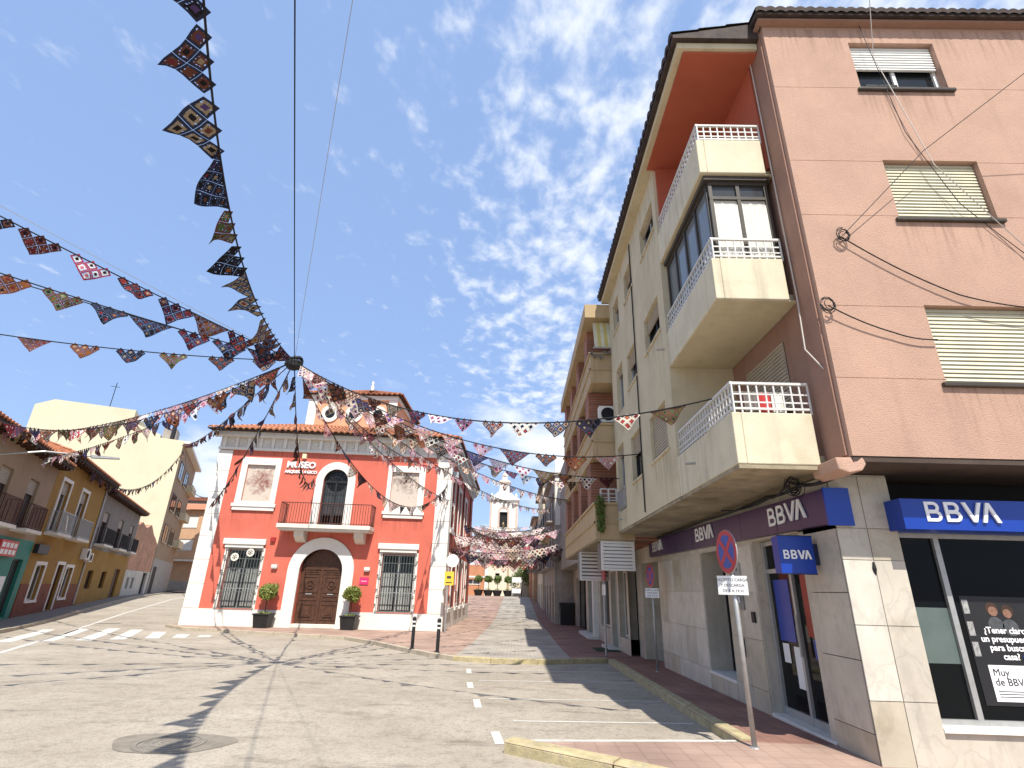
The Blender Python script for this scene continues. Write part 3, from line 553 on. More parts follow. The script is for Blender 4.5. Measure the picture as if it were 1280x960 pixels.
# upper picture windows
def picture(u0, u1, z0, z1, i0, i1, k0, k1, tint):
    o = MB().box(MU, u0 + .08, i0, 0, .05, z0 + .3, z1).box(MU, i1, u1 - .08, 0, .05, z0 + .3, z1).box(MU, i0, i1, 0, .05, k1, z1).box(MU, i0, i1, 0, .05, z0 + .3, k0).build('picture_frame', m_white, mus)
    MB().box(MU, u0, u1, 0, .13, z0 + .16, z0 + .3).box(MU, u0 + .05, u1 - .05, 0, .09, z0, z0 + .159).build('sill', m_white, o)
    m = bpy.data.materials.new('faded_print'); m.use_nodes = True; t = m.node_tree; bb = t.nodes['Principled BSDF']; bb.inputs['Roughness'].default_value = .5
    g = t.nodes.new('ShaderNodeNewGeometry'); n = t.nodes.new('ShaderNodeTexNoise'); n.inputs['Scale'].default_value = 3.2; n.inputs['Detail'].default_value = 7; n.inputs['Distortion'].default_value = 1.6; t.links.new(g.outputs['Position'], n.inputs[0])
    v = t.nodes.new('ShaderNodeVectorMath'); v.operation = 'DISTANCE'; t.links.new(g.outputs['Position'], v.inputs[0]); v.inputs[1].default_value = MU((i0 + i1) / 2 + tint[3], -.06, (k0 + k1) / 2 + tint[4])
    mr = t.nodes.new('ShaderNodeMapRange'); t.links.new(v.outputs['Value'], mr.inputs[0]); mr.inputs[1].default_value = .1; mr.inputs[2].default_value = .8; mr.inputs[3].default_value = .22; mr.inputs[4].default_value = -.2
    ad = t.nodes.new('ShaderNodeMath'); t.links.new(n.outputs[0], ad.inputs[0]); t.links.new(mr.outputs[0], ad.inputs[1])
    r = t.nodes.new('ShaderNodeValToRGB'); t.links.new(ad.outputs[0], r.inputs[0]); r.color_ramp.elements[0].position = .38; r.color_ramp.elements[0].color = (.55, .47, .39, 1); r.color_ramp.elements[1].position = .78; r.color_ramp.elements[1].color = tint[:3] + (1,)
    t.links.new(r.outputs[0], bb.inputs['Base Color'])
    MB().box(MU, i0 + .002, i1 - .002, -.08, -.06, k0 + .002, k1 - .002).build('printed_panel', m, o)
picture(-13.0, -11.05, 4.68, 7.12, -12.65, -11.37, 5.1, 6.78, (.24, .10, .075, .1, .1))
picture(-6.24, -4.33, 4.56, 7.0, -5.97, -4.7, 5.1, 6.7, (.13, .075, .065, 0, .42))
# arched balcony window
o = MB().ring(MU, A1, 6.15, .56, .9, 0, .06, 0, 180).box(MU, A1 - .9, A1 - .56, 0, .06, 4.1, 6.15).box(MU, A1 + .56, A1 + .9, 0, .06, 4.1, 6.15).build('arch_surround', m_white, mus)
o = MB().ring(MU, A1, 6.15, .47, .556, -.2, -.12, 0, 180).box(MU, A1 - .556, A1 - .47, -.2, -.12, 4.1, 6.15).box(MU, A1 + .47, A1 + .556, -.2, -.12, 4.1, 6.15).box(MU, A1 - .04, A1 + .04, -.2, -.125, 4.1, 6.15).box(MU, A1 - .47, A1 + .47, -.2, -.12, 6.1, 6.19).box(MU, A1 - .47, A1 + .47, -.2, -.127, 4.6, 4.66).build('balcony_door', m_iron, mus)
MB().disc(MU, A1, 6.15, .47, -.19, -.17).build('fanlight', m_glass, o)
for s in (-1, 1): MB().box(MU, A1 + (.255 * s) - .215, A1 + .255 * s + .215, -.19, -.17, 4.66, 6.1).build('pane', m_glass2, o)
b = MB()
for j in range(1, 6):
    t = R(30 * j); b.tube([MU(A1, -.12, 6.15), MU(A1 + .47 * math.cos(t), -.12, 6.15 + .47 * math.sin(t))], .012, 4)
b.ring(MU, A1, 6.15, .22, .25, -.13, -.11, 0, 180, 12)
for s in (-1, 1):
    for u in (.12, .255, .39): b.tube([MU(A1 + s * u, -.12, 4.66), MU(A1 + s * u, -.12, 6.1)], .01, 4)
    for z in (5.1, 5.6): b.tube([MU(A1 + s * .05, -.12, z), MU(A1 + s * .47, -.12, z)], .01, 4)
b.build('door_grille', m_iron, o)
# balcony
bal = MB().box(MU, -10.55, -6.51, 0, .80, 3.92, 4.09).box(MU, -10.5, -6.56, 0, .74, 3.83, 3.92).build('balcony_slab', m_stone, mus)
for u in (-9.85, -7.25): MB().prism([MU(u, 0, 3.83), MU(u, .55, 3.83), MU(u, .5, 3.6), MU(u, .2, 3.4), MU(u, 0, 3.36)], [MU(u + .42, 0, 3.83), MU(u + .42, .55, 3.83), MU(u + .42, .5, 3.6), MU(u + .42, .2, 3.4), MU(u + .42, 0, 3.36)]).build('bracket', m_stone, mus)
b = railing(MU, -10.5, -6.56, .74, 4.09, 5.03, .115, .0085)
for s in (-10.5, -6.56):
    F2 = Fr(MU(s, 0, 0), (0, -1, 0), (1, .075, 0)); rb = railing(F2, .02, .72, 0, 4.09, 5.025, .115, .0085); i = len(b.v); b.v += rb.v; b.f += [tuple(q + i for q in f) for f in rb.f]
b.build('balcony_railing', m_rust, mus)
# lower grilled windows
for (u0, u1, z0, z1, l0, l1) in ((-12.72, -11.28, .58, 3.0, -12.97, -11.15), (-6.0, -4.56, .58, 2.98, -6.22, -4.41)):
    o = window(mus, MU, u0, u1, z0, z1, .18, m_alu, m_glass, 2, sill=False, rows=3)
    for i in range(12):
        if i in (5, 6): continue
        a_ = lerp(u0 + .08, u1 - .08, i / 12); MB().box(MU, a_, a_ + .07, -.178, -.165 + .004 * (i % 3), z0 + .1, z1 - .75).build('curtain_fold', M('grey_curtain', (.30, .31, .29), .9), o)
    MB().box(MU, l0, l1, 0, .14, 3.2, 3.44).box(MU, l0 + .08, l1 - .08, 0, .09, 3.06, 3.2).build('lintel', m_white, o)
    for ja in (u0 - .14, u1): MB().box(MU, ja, ja + .14, 0, .04, .57, 3.06).build('jamb', m_white, o)
    b = MB(); g0, g1 = u0 - .04, u1 + .04
    for i in range(13): u = lerp(g0, g1, i / 12); b.tube([MU(u, .09, .6), MU(u, .09, 3.04)], .012, 5)
    for z in (.62, 1.25, 2.0, 2.6, 3.02): b.box(MU, g0 - .06, g1 + .06, .075, .105, z - .014, z + .014)
    for z in (.9, 1.5, 2.1, 2.7):
        for u in (g0 - .07, g1 + .07): b.tube([MU(u, .0, z), MU(u, .12, z)], .03, 5)
    b.build('window_grille', M('grey_green_iron', (.10, .12, .11), .5, .2, 6), o)
    if u0 < -10:
        for (u, z) in ((-12.35, 2.66), (-11.72, 2.86)):
            r_ = MB().ring(MU, u, z, .10, .17, .106, .125, k=20)
            for j in range(6): t = R(60 * j); r_.tube([MU(u + .03 * math.cos(t), .115, z + .03 * math.sin(t)), MU(u + .12 * math.cos(t), .115, z + .12 * math.sin(t))], .02, 4)
            r_.build('round_plaque', m_stone, o)
# door
MB().ring(MU, A2, 2.18, .93, 1.42, 0, .09, 0, 180, 28).box(MU, A2 - 1.42, A2 - .93, 0, .09, -.1, 2.18).box(MU, A2 + .93, A2 + 1.42, 0, .09, -.1, 2.18).build('door_surround', m_white, mus)
box('doorstep', m_stone, mus, MU, A2 - .93, A2 + .93, -.32, .06, -.1, .045)
dr = thing('x', (0, 0, 0), None, None); bpy.data.objects.remove(dr)
door = MB().box(MU, A2 - .928, A2 + .928, -.3, -.24, .046, 2.18).disc(MU, A2, 2.18, .926, -.29, -.245, 40).build('door', m_wood, mus)
b = MB()
for s in (-1, 1):
    for (z0, z1, kind) in ((.2, .85, 'd'), (.98, 1.18, 's'), (1.3, 1.98, 'r'), (2.06, 2.2, 's')):
        u0, u1 = sorted((A2 + s * .1, A2 + s * .82))
        b.box(MU, u0, u1, -.24, -.215, z0, z0 + .05).box(MU, u0, u1, -.24, -.215, z1 - .05, z1).box(MU, u0, u0 + .06, -.24, -.214, z0 + .05, z1 - .05).box(MU, u1 - .06, u1, -.24, -.214, z0 + .05, z1 - .05)
        uc, zc = (u0 + u1) / 2, (z0 + z1) / 2
        if kind == 'd': b.box(MU, u0 + .16, u1 - .16, -.24, -.2, z0 + .13, z1 - .13).box(MU, u0 + .24, u1 - .24, -.2, -.18, z0 + .21, z1 - .21)
        if kind == 'r': b.ring(MU, uc, zc, .13, .19, -.24, -.2, k=20).disc(MU, uc, zc, .08, -.24, -.19, 14)
b.box(MU, A2 - .05, A2 + .05, -.24, -.2, .05, 2.3)
b.box(MU, A2 - .92, A2 + .92, -.242, -.21, 2.24, 2.32)
b.build('carved_panels', m_wood, door)
b = MB()
for s in (-1, 1): b.box(MU, A2 + s * .46 - .13, A2 + s * .46 + .13, -.215, -.19, 1.22, 1.26)
b.build('letter_slots', m_galv, door)
# lettering, plaques and lamps
text('MUSEO', .40, MU, -10.88, .03, 6.72, m_letter, mus, ext=.035, offset=.014, sxx=1.02)
text('ARQUEOLÓGICO', .185, MU, -10.92, .03, 6.46, m_letter, mus, ext=.025, offset=.006, sxx=1.0)
box('lamp', M('cream_lamp', (.75, .62, .38), .5), mus, MU, -10.2, -10.02, 0, .16, 7.15, 7.36)
for u in (-10.72, -6.72): MB().box(MU, u, u + .24, 0, .14, 2.27, 2.4).box(MU, u + .02, u + .22, 0, .11, 2.22, 2.27).build('wall_lamp', m_white, mus)
o = box('wall_plaque', m_magenta, mus, MU, -6.88, -6.5, 0, .03, 1.68, 1.98); text('museos', .085, MU, -6.82, .031, 1.8, m_letter, o, ext=.002)
box('alarm_box', M('red_alarm', (.35, .03, .03), .5), mus, MU, -10.98, -10.78, 0, .1, 3.36, 3.54)
# side windows
for (a, c, z0, z1) in sd_:
    o = window(mus, MS, a, c, z0, z1, .1, m_bronze, m_glass, 2, sill=False)
    MB().box(MS, a - .2, a, 0, .05, z0 - .15, z1 + .2).box(MS, c, c + .2, 0, .05, z0 - .15, z1 + .2).box(MS, a, c, 0, .05, z1, z1 + .2).box(MS, a - .25, c + .25, 0.0505, .12, z0 - .3, z0 - .15).box(MS, a, c, 0, .05, z0 - .15, z0).build('surround', m_white, o)
for u in (27.9, 31.2, 35.8): MB().tube([MS(u, .05, .8), MS(u, .05, 7.4)], .04, 6).build('downpipe', m_rust, mus)
MB().box(MS, 25.35, 25.6, .05, .3, 6.55, 6.9).tube([MS(25.5, .0, 6.5), MS(25.5, .3, 6.45)], .04).build('security_camera', m_alu, mus)

# ------------------------------------------------------------------ bank apartment block
bk_ = thing('apartment_building', (5.5, 9, 0), 'pink and cream four-storey corner block with bank branch below and tiered balconies', 'building')
PF = Fr((0, 5.55, 0), (1, 0, 0), (0, -1, 0)); SF = Fr((2.5, 0, 0), (0, 1, 0), (-1, 0, 0)); GF = Fr((3.62, 0, 0), (0, 1, 0), (-1, 0, 0)); FF = Fr((0, 6.18, 0), (1, 0, 0), (0, -1, 0))
XE = 11.5
pw = [(4.8, 6.05, 8.44, 9.40), (4.8, 6.05, 6.16, 7.13), (4.78, 6.05, 3.90, 4.90), (8.2, 9.45, 8.44, 9.40), (8.2, 9.45, 6.16, 7.13), (8.2, 9.45, 3.9, 4.9)]
gr = []
for z in (8.46, 7.10, 6.20, 4.87, 3.94):
    for a, c in ((3.56, 4.8), (6.05, 8.2), (9.45, XE)): gr.append((a, c, z, z + .007, .006, 1))
mb = wall(MB(), PF, 3.56, XE, 3.04, 9.78, pw + gr, .16)
mb.poly([(3.56, 5.55, 3.04), (3.56, 5.55, 9.78), (3.56, 5.98, 9.78), (3.56, 5.98, 3.04)])
mb.build('front_wall', m_pink, bk_)
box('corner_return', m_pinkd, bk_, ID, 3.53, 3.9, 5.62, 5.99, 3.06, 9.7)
mb = MB().box(ID, 3.6, XE, 5.86, 16.9, 3.3, 9.6); mb.build('light_block_core', m_dark, bk_)  # unseen core behind the upper front, added to stop light passing through
window(bk_, PF, *pw[0], .13, m_shutw, m_glass, 2, .50, m_shutw, so=.05, sillm=m_bronze)
window(bk_, PF, *pw[1], .13, m_bronze, m_glass, 2, 1., m_shut, so=.05, sillm=m_bronze)
window(bk_, PF, *pw[2], .13, m_bronze, m_glass, 2, 1., m_shut, so=.05, sillm=m_bronze)
for q in pw[3:]: window(bk_, PF, *q, .13, m_bronze, m_glass, 2, 1., m_shut, so=.05, sillm=m_bronze)
MB().hexa([PF(4.9, -.09, 8.53), PF(5.35, -.09, 8.53), PF(5.35, -.02, 8.53), PF(4.9, -.02, 8.53), PF(4.9, -.09, 8.56), PF(5.35, -.09, 8.56), PF(5.35, -.02, 8.56), PF(4.9, -.02, 8.56)]).build('window_stop', m_iron, bk_)
drips(m_pink, [(a, c, z) for a, c, z, _ in pw] + [(3.6, 9.5, 9.7)])
# front soffit and roof
box('front_soffit', M('dark_soffit', (.07, .05, .04), .9, .2, 2), bk_, ID, 3.56, XE, 5.56, 6.6, 2.98, 3.035)  # near-black colour puts deep shade into the underside of the overhang
mb = MB().box(ID, 3.46, XE, 5.44, 5.545, 9.72, 9.76).box(ID, 3.46, 3.525, 5.545, 6.4, 9.70, 9.74); mb.build('front_eave', m_pinkd, bk_)
mb = MB().hexa([(3.42, 5.38, 9.765), (XE, 5.38, 9.765), (XE, 10, 10.4), (3.42, 10, 10.4), (3.42, 5.38, 9.83), (XE, 5.38, 9.83), (XE, 10, 10.5), (3.42, 10, 10.5)]); mb.build('front_roof', m_darktile, bk_)
roof_tiles([(3.40, 5.35, 9.835), (XE, 5.35, 9.835), (XE, 10, 10.51), (3.40, 10, 10.51)], m_darktile, bk_, pitch=.15, h=.03, rows=6)
# side volume
sw = [(8.63, 9.75, 3.90, 4.75), (10.58, 11.52, 3.86, 4.85), (12.35, 13.15, 3.45, 5.02), (8.55, 9.65, 6.08, 6.80), (10.5, 11.42, 6.0, 6.82), (12.0, 12.8, 5.8, 7.0), (8.42, 9.5, 8.2, 8.86), (10.42, 11.3, 8.2, 8.92), (12.1, 12.85, 8.1, 8.95)]
mb = wall(MB(), SF, 8.2, 13.42, 3.02, 9.5, sw, .2)
mb.poly([(2.5, 13.42, 3.02), (3.6, 13.42, 3.02), (3.6, 13.42, 9.5), (2.5, 13.42, 9.5)]); mb.poly([(2.5, 8.2, 3.02), (3.6, 8.2, 3.02), (3.6, 8.2, 9.5), (2.5, 8.2, 9.5)])
mb.build('side_wall', m_cream, bk_)
box('light_block_core', m_dark, bk_, ID, 2.8, 3.59, 8.3, 13.3, 3.3, 9.4)  # core added out of sight in the side volume to block light
for i, q in enumerate(sw):
    if i == 0: window(bk_, SF, *q, .12, m_shutd, m_glass, 1, 1., m_shutd, so=.03, sillm=m_cream)
    elif i in (2, 5): window(bk_, SF, *q, .12, m_alu, m_glass2, 2, .15, m_shutd, sill=False)
    else: window(bk_, SF, *q, .12, m_iron if i in (3, 1) else m_alu, m_glass, 2, .42 if i in (1, 3, 4, 7) else .2, m_shutd, so=.03, sillm=m_cream)
railing(SF, 12.3, 13.2, .03, 3.47, 3.95, .09, .008).build('window_railing', m_alu, bk_)
MB().tube([SF(10.45, .02, 9.3), SF(10.46, .02, 6.3), SF(10.5, .02, 3.1), SF(10.5, -.3, 3.0)], .014, 5).build('cable_riser', m_cable, bk_)
for (y, z) in ((7.4, 3.35), (12.9, 3.25), (8.4, 5.6)): MB().tube([SF(y, 0, z), SF(y, .14, z - .01)], .018, 6).build('drain_spout', m_galv, bk_)
drips(m_red, [(-13, -11.05, 4.7), (-6.24, -4.33, 4.6), (-10.5, -6.5, 3.9), (-14, -3.2, 7.5)], 0, (.30, .07, .05), .5, .8)
drips(m_cream, [(a, c, z) for a, c, z, _ in sw] + [(8.2, 13.4, 9.4)], 1, (.22, .18, .11), .6, .9)
# side soffit with stains
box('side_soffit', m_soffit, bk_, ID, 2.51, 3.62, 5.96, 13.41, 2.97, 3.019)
# terraces
for k, (z0, zp, zr) in enumerate(((3.02, 3.64, 4.04), (5.18, 5.80, 6.15), (7.25, 7.86, 8.2))):
    box('terrace_floor', m_cream, bk_, ID, 2.61, 3.56, 6.06, 8.2, z0, z0 + .14)
    if k: box('terrace_ceiling', m_cream, bk_, ID, 2.52, 3.55, 5.97, 8.195, z0 - .012, z0 - .001)
    o = MB().box(ID, 2.5, 2.61, 5.95, 8.198, z0, zp).box(ID, 2.61, 3.44, 5.95, 6.06, z0, zp).build('parapet', m_creamw, bk_)
    b = railing(SF, 5.98, 8.19, -.05, zp, zr, .105, .0085, lattice=True); F2 = Fr((0, 6.0, 0), (1, 0, 0), (0, -1, 0)); rb = railing(F2, 2.55, 3.47, 0, zp, zr - .002, .105, .0085, lattice=True)
    i = len(b.v); b.v += rb.v; b.f += [tuple(q + i for q in f) for f in rb.f]; b.build('lattice_railing', m_rail, o)
BWF = Fr((3.56, 0, 0), (0, 1, 0), (-1, 0, 0))
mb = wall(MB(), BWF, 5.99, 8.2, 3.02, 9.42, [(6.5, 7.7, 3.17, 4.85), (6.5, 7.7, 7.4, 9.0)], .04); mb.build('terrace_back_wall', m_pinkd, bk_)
window(bk_, BWF, 6.5, 7.7, 3.17, 4.85, .03, m_bronze, m_glass, 2, .55, m_shutd, sill=False); window(bk_, BWF, 6.5, 7.7, 7.4, 9.0, .03, m_bronze, m_glass, 2, .3, m_shutd, sill=False)
box('red_loggia_lining', m_redceil, bk_, ID, 2.56, 3.55, 8.14, 8.199, 7.4, 9.4)
box('red_loggia_lining', m_redceil, bk_, ID, 3.50, 3.559, 6.0, 8.139, 7.4, 9.4)
box('red_ceiling', m_redceil, bk_, ID, 2.4, 3.53, 5.75, 8.2, 9.405, 9.44)
# enclosed gallery on the middle terrace
b = MB(); zt, zb_ = 7.12, 5.86; F2 = Fr((0, 6.07, 0), (1, 0, 0), (0, -1, 0)); S2 = Fr((2.63, 0, 0), (0, 1, 0), (-1, 0, 0))
for u in (2.63, 3.02, 3.42): b.box(F2, u, u + .05, -.03, .02, zb_, zt)
for z in (zb_ - .04, 6.86, zt): b.box(F2, 2.63, 3.47, -.03, .022, z, z + .05)
for u in (6.1, 6.62, 7.14, 7.66, 8.14): b.box(S2, u, u + .05, -.03, .02, zb_, zt)
for z in (zb_ - .04, zt): b.box(S2, 6.1, 8.19, -.03, .022, z, z + .05)
gal = b.box(ID, 2.56, 3.5, 6.0, 8.19, 7.171, 7.236).build('glazed_gallery', m_bronze, bk_)
for a, c in ((2.68, 3.02), (3.07, 3.42)):
    MB().box(F2, a, c, -.02, -.012, zb_ + .01, 6.86).build('pane', glass('curtain_glass', (.55, .54, .48), .12), gal)
    cm = MB(); kk = 26
    for i in range(kk):
        x0, x1 = lerp(a, c, i / kk), lerp(a, c, (i + 1) / kk); y0, y1 = .012 * math.sin(i * 1.3) - .004, .012 * math.sin((i + 1) * 1.3) - .004
        cm.poly([F2(x0, y0 + .0, zb_ + .01), F2(x1, y1, zb_ + .01), F2(x1, y1, 6.82 - .06 * abs(math.sin(i / kk * 9))), F2(x0, y0, 6.82 - .06 * abs(math.sin(i / kk * 9)))])
    cm.build('curtain', m_curt, gal)
    MB().box(F2, a, c, -.02, -.012, 6.91, zt).build('pane', m_glass2, gal)
for a, c in ((6.15, 6.62), (6.67, 7.14), (7.19, 7.66), (7.71, 8.14)): MB().box(S2, a, c, -.02, -.012, zb_ + .01, zt).build('pane', glass('sky_glass', (.16, .18, .19), .05), gal)
# side eave and roof
mb = MB().box(ID, 2.3, 3.52, 5.7, 8.2, 9.445, 9.56).box(ID, 2.3, 2.9, 8.2, 13.5, 9.445, 9.56); mb.build('side_eave', m_cream, bk_)
mb = MB().hexa([(2.22, 5.62, 9.565), (3.52, 5.62, 9.565), (3.52, 13.55, 9.565), (2.22, 13.55, 9.565), (2.22, 5.62, 9.63), (3.52, 5.62, 9.9), (3.52, 13.55, 9.9), (2.22, 13.55, 9.63)]); mb.build('side_roof', m_darktile, bk_)
roof_tiles([(2.2, 13.55, 9.64), (2.2, 5.6, 9.64), (3.5, 5.6, 9.92), (3.5, 13.55, 9.92)], m_darktile, bk_, pitch=.2, h=.05, rows=3)
for y in [5.7 + .2 * i for i in range(4)]: pass
# ground floor shell
gops = [(14.3, 16.2, -.3, 2.46), (9.72, 10.95, .34, 2.38, .45), (6.95, 8.52, .12, 2.40, .25)]
mb = wall(MB(), GF, 6.19, 16.95, -.4, 2.97, gops, .55); mb.poly([(3.62, 16.95, -.4), (4.8, 16.95, -.4), (4.8, 16.95, 2.97), (3.62, 16.95, 2.97)]); mb.build('ground_floor_wall', m_marble, bk_)
box('light_block_core', m_dark, bk_, ID, 4.2, XE, 6.75, 16.9, -.4, 3.25)  # unseen ground floor core, added to keep light out
box('light_block_core', m_dark, bk_, ID, 3.7, 4.2, 8.6, 9.6, -.4, 2.9);  # small unseen light-blocking core added between door and window
# marble slabs, laid in courses with open joints
def slab(fr, u0, u1, z0, z1, n=.012): MB().box(fr, u0 + .004, u1 - .004, .0, n + random.uniform(0, .006), z0 + .004, z1 - .004).build('marble_slab', m_slabs[random.randrange(3)], bk_)
m_slabs = [m_marble, M('marble_lighter', (.58, .54, .46), .45, .12, 2.1, .05, 30, .25, .4, stain=.5, stcol=(.40, .36, .29), stscale=2.6, vein=.2), M('marble_warmer', (.47, .415, .32), .5, .16, 1.4, .05, 30, .35, .4, stain=.65, stcol=(.31, .26, .18), stscale=1.3, vein=.2)]
crs = [-.38, .36, 1.02, 1.68, 2.36]
def courses(fr, u0, u1, zlist, w_=.62):
    k = max(1, round((u1 - u0) / w_))
    for a, c in zip(zlist, zlist[1:]):
        for i in range(k): slab(fr, lerp(u0, u1, i / k), lerp(u0, u1, (i + 1) / k), a, c)
courses(GF, 10.97, 14.28, crs); courses(GF, 8.54, 9.70, crs); courses(GF, 6.2, 6.93, crs, .75); courses(GF, 9.72, 10.95, [-.38, .33], .62); courses(GF, 16.22, 16.94, crs)
courses(GF, 6.2, 16.9, [2.41, 2.96], 1.1)
mb = MB().box(FF, 3.62, 4.28, -.9, 0, -.2, 2.97); mb.build('corner_pillar', m_marble, bk_)
courses(FF, 3.60, 4.28, [-.1, .66, 1.36, 2.02, 2.36, 2.95], .36)
MB().tube([FF(3.93, .018, 2.0), FF(3.925, .018, 1.93), FF(3.93, .018, 1.87)], [.012, .025, .008], 6).build('wall_hole', m_dark, bk_)
box('shop_plinth', m_marble, bk_, FF, 4.28, XE, -.45, -.02, -.2, .40); box('shop_sill', m_white, bk_, FF, 4.28, XE, -.4, .02, .401, .44)
# recessed porch with plain marble, far side
box('porch_wall', m_marble, bk_, GF, 14.3, 16.2, -.56, -.5, -.3, 2.46)
# pink beam stub
MB().prism([(3.40, 5.60, 3.03), (3.41, 5.59, 2.90), (3.50, 5.56, 2.86), (3.63, 5.54, 2.88), (3.68, 5.54, 2.95), (3.67, 5.56, 3.03)], [(3.40, 6.1, 3.03), (3.41, 6.1, 2.90), (3.50, 6.1, 2.86), (3.63, 6.1, 2.88), (3.68, 6.1, 2.95), (3.67, 6.1, 3.03)]).build('beam_end', m_pink, bk_)
# bank window, door
window(bk_, GF, 9.72, 10.95, .34, 2.38, .42, m_iron, m_glass3, 2, sill=False); box('window_sill', m_white, bk_, GF, 9.7, 10.97, -.4, .03, .30, .345)
dw = MB(); n0, n1 = -.20, -.13
for a, c in ((6.96, 7.03), (7.70, 7.76), (8.44, 8.51)): dw.box(GF, a, c, n0, n1, .13, 2.39)
dw.box(GF, 7.03, 8.44, n0, n1 - .004, 1.94, 2.0).box(GF, 7.03, 8.44, n0, n1 - .004, .13, .22).box(GF, 7.03, 8.44, n0, n1 - .004, 2.33, 2.39)
dw = dw.build('door', m_alu, bk_)
for a, c in ((7.03, 7.70), (7.76, 8.44)):
    MB().box(GF, a, c, -.18, -.17, .22, 1.94).build('pane', m_glass3, dw); MB().box(GF, a, c, -.18, -.17, 2.0, 2.33).build('pane', m_glass3, dw)
MB().box(GF, 7.9, 8.34, -.169, -.164, 1.05, 1.85).build('blue_poster', m_blue, dw); MB().box(GF, 7.80, 8.0, -.169, -.164, .5, 1.0).build('white_notice', m_paper, dw); MB().box(GF, 8.12, 8.3, -.163, -.160, .78, 1.02).build('white_notice', m_paper, dw)
MB().box(GF, 7.35, 7.55, -.169, -.164, 1.15, 1.9).build('red_poster', M('red_poster', (.30, .05, .03), .5), dw); MB().box(GF, 7.3, 7.45, -.169, -.164, .9, 1.12).build('blue_notice', m_blue, dw)
MB().tube([GF(7.66, -.09, .9), GF(7.66, -.09, 1.4)], .015, 6).build('handle', m_galv, dw)
box('doorstep', m_stone, bk_, GF, 6.95, 8.52, -.45, .03, .04, .125)
o = box('wall_plaque', M('grey_plaque', (.2, .2, .2), .4), bk_, GF, 9.02, 9.42, .02, .04, 1.42, 1.72); bank_word(GF, 9.36, .041, 1.52, .09, .26, o, flip=True)
o = box('wall_plaque', M('grey_plaque2', (.33, .33, .32), .4), bk_, GF, 9.02, 9.42, .02, .04, 1.80, 2.12); text('OFICINA', .07, GF, 9.38, .041, 2.0, m_ink, o, flip=True, ext=.002); text('CAJERO', .07, GF, 9.38, .041, 1.88, m_ink, o, flip=True, ext=.002)
box('intercom', m_iron, bk_, GF, 8.66, 8.76, .02, .05, 1.25, 1.40); box('mail_slot', m_iron, bk_, GF, 9.2, 9.3, .02, .06, .74, 1.0)
# corner shop window
sg = MB()
for x in (4.30, 4.80, 7.2, 9.0): sg.box(FF, x - .03, x + .03, -.22, -.15, .44, 2.35)
sg.box(FF, 4.28, XE, -.22, -.151, .44, .49).box(FF, 4.28, XE, -.22, -.151, 2.29, 2.36)
sg = sg.build('shop_window', m_galv, bk_)
for a, c in ((4.33, 4.77), (4.83, 7.17), (7.23, 8.97), (9.03, XE)): MB().box(FF, a, c, -.20, -.19, .49, 2.29).build('pane', m_glass3, sg)
MB().box(FF, 4.33, 4.77, -.189, -.186, 1.0, 1.55).build('frosted_band', M('frosted_film', (.10, .13, .12), .5), sg)
po = MB().box(FF, 4.92, 5.75, -.189, -.184, .62, 1.68).build('poster', M('poster_dark', (.02, .02, .022), .35), sg)
for i, l in enumerate(('¿Tener claro', 'un presupuesto', 'para buscar', 'casa?')): text(l, .088, FF, 5.32, -.183, 1.31 - i * .085, m_letter, po, align='CENTER', ext=.002, offset=.002)
MB().box(FF, 5.04, 5.50, -.183, -.181, .66, 1.0).build('printed_panel', m_letter, po)
text('Muy', .10, FF, 5.07, -.178, .90, m_ink, po, ext=.001); text('de BBVA', .10, FF, 5.07, -.178, .81, m_ink, po, ext=.001)
for i in range(3): MB().box(FF, 5.08, 5.46 - .05 * i, -.1805, -.1795, .75 - i * .025, .758 - i * .025).build('small_print', m_ink, po)
MB().box(FF, 5.44, 5.53, -.1795, -.1785, 1.01, 1.10).build('printed_panel', m_blue, po)
skin = M('photo_skin', (.22, .12, .08), .5, .3, 30)
for px_, pz_, pr_ in ((5.25, 1.53, .05), (5.40, 1.51, .046)): MB().disc(FF, px_, pz_, pr_, -.1822, -.1808, 16).build('printed_face', skin, po); MB().disc(FF, px_, pz_ - .14, .085, -.1838, -.1822, 16).build('printed_shoulders', M('photo_cloth', (.07, .075, .08), .6, .3, 20), po)
for px_, pz_, pr_ in ((5.245, 1.555, .07), (5.408, 1.535, .068)): MB().disc(FF, px_, pz_, pr_, -.1838, -.1819, 12).build('printed_hair', M('photo_hair', (.05, .028, .02), .6), po)
for z in (1.5, 1.28, 1.08): MB().box(FF, 4.935, 5.0, -.183, -.181, z, z + .14).build('printed_panel', M('poster_picture', (.30, .30, .29), .5, .5, 25), po)
# signs on the bank
SG = Fr((3.50, 0, 0), (0, 1, 0), (-1, 0, 0))
fs = thing('bank_fascia_sign', (3.55, 10.4, 2.4), 'long violet sign band with three white bank names along the shaded wall', 'sign')
MB().hexa([(3.5, 6.14, 2.40), (3.63, 6.14, 2.40), (3.63, 14.65, 2.52), (3.5, 14.65, 2.52), (3.5, 6.14, 2.79), (3.63, 6.14, 2.79), (3.63, 14.65, 2.93), (3.5, 14.65, 2.93)]).build('panel', m_purple, fs)
for i in range(1, 7): y = 6.14 + 8.5 * i / 7; MB().box(SG, y - .004, y + .004, 0, .003, 2.41 + .014 * (y - 6.14), 2.785 + .0163 * (y - 6.14)).build('panel_joint', m_navy, fs)
MB().box(ID, 3.495, 3.78, 6.105, 6.139, 2.38, 2.80).build('end_panel', m_blue, fs)
for y, z, h in ((14.25, 2.62, .24), (10.75, 2.58, .24), (7.56, 2.52, .235)): bank_word(SG, y, .004, z, h, 1.02, fs, flip=True)
fs2 = thing('bank_fascia_sign', (5.5, 6.1, 2.4), 'bright blue sign with white bank name above the corner shop window', 'sign')
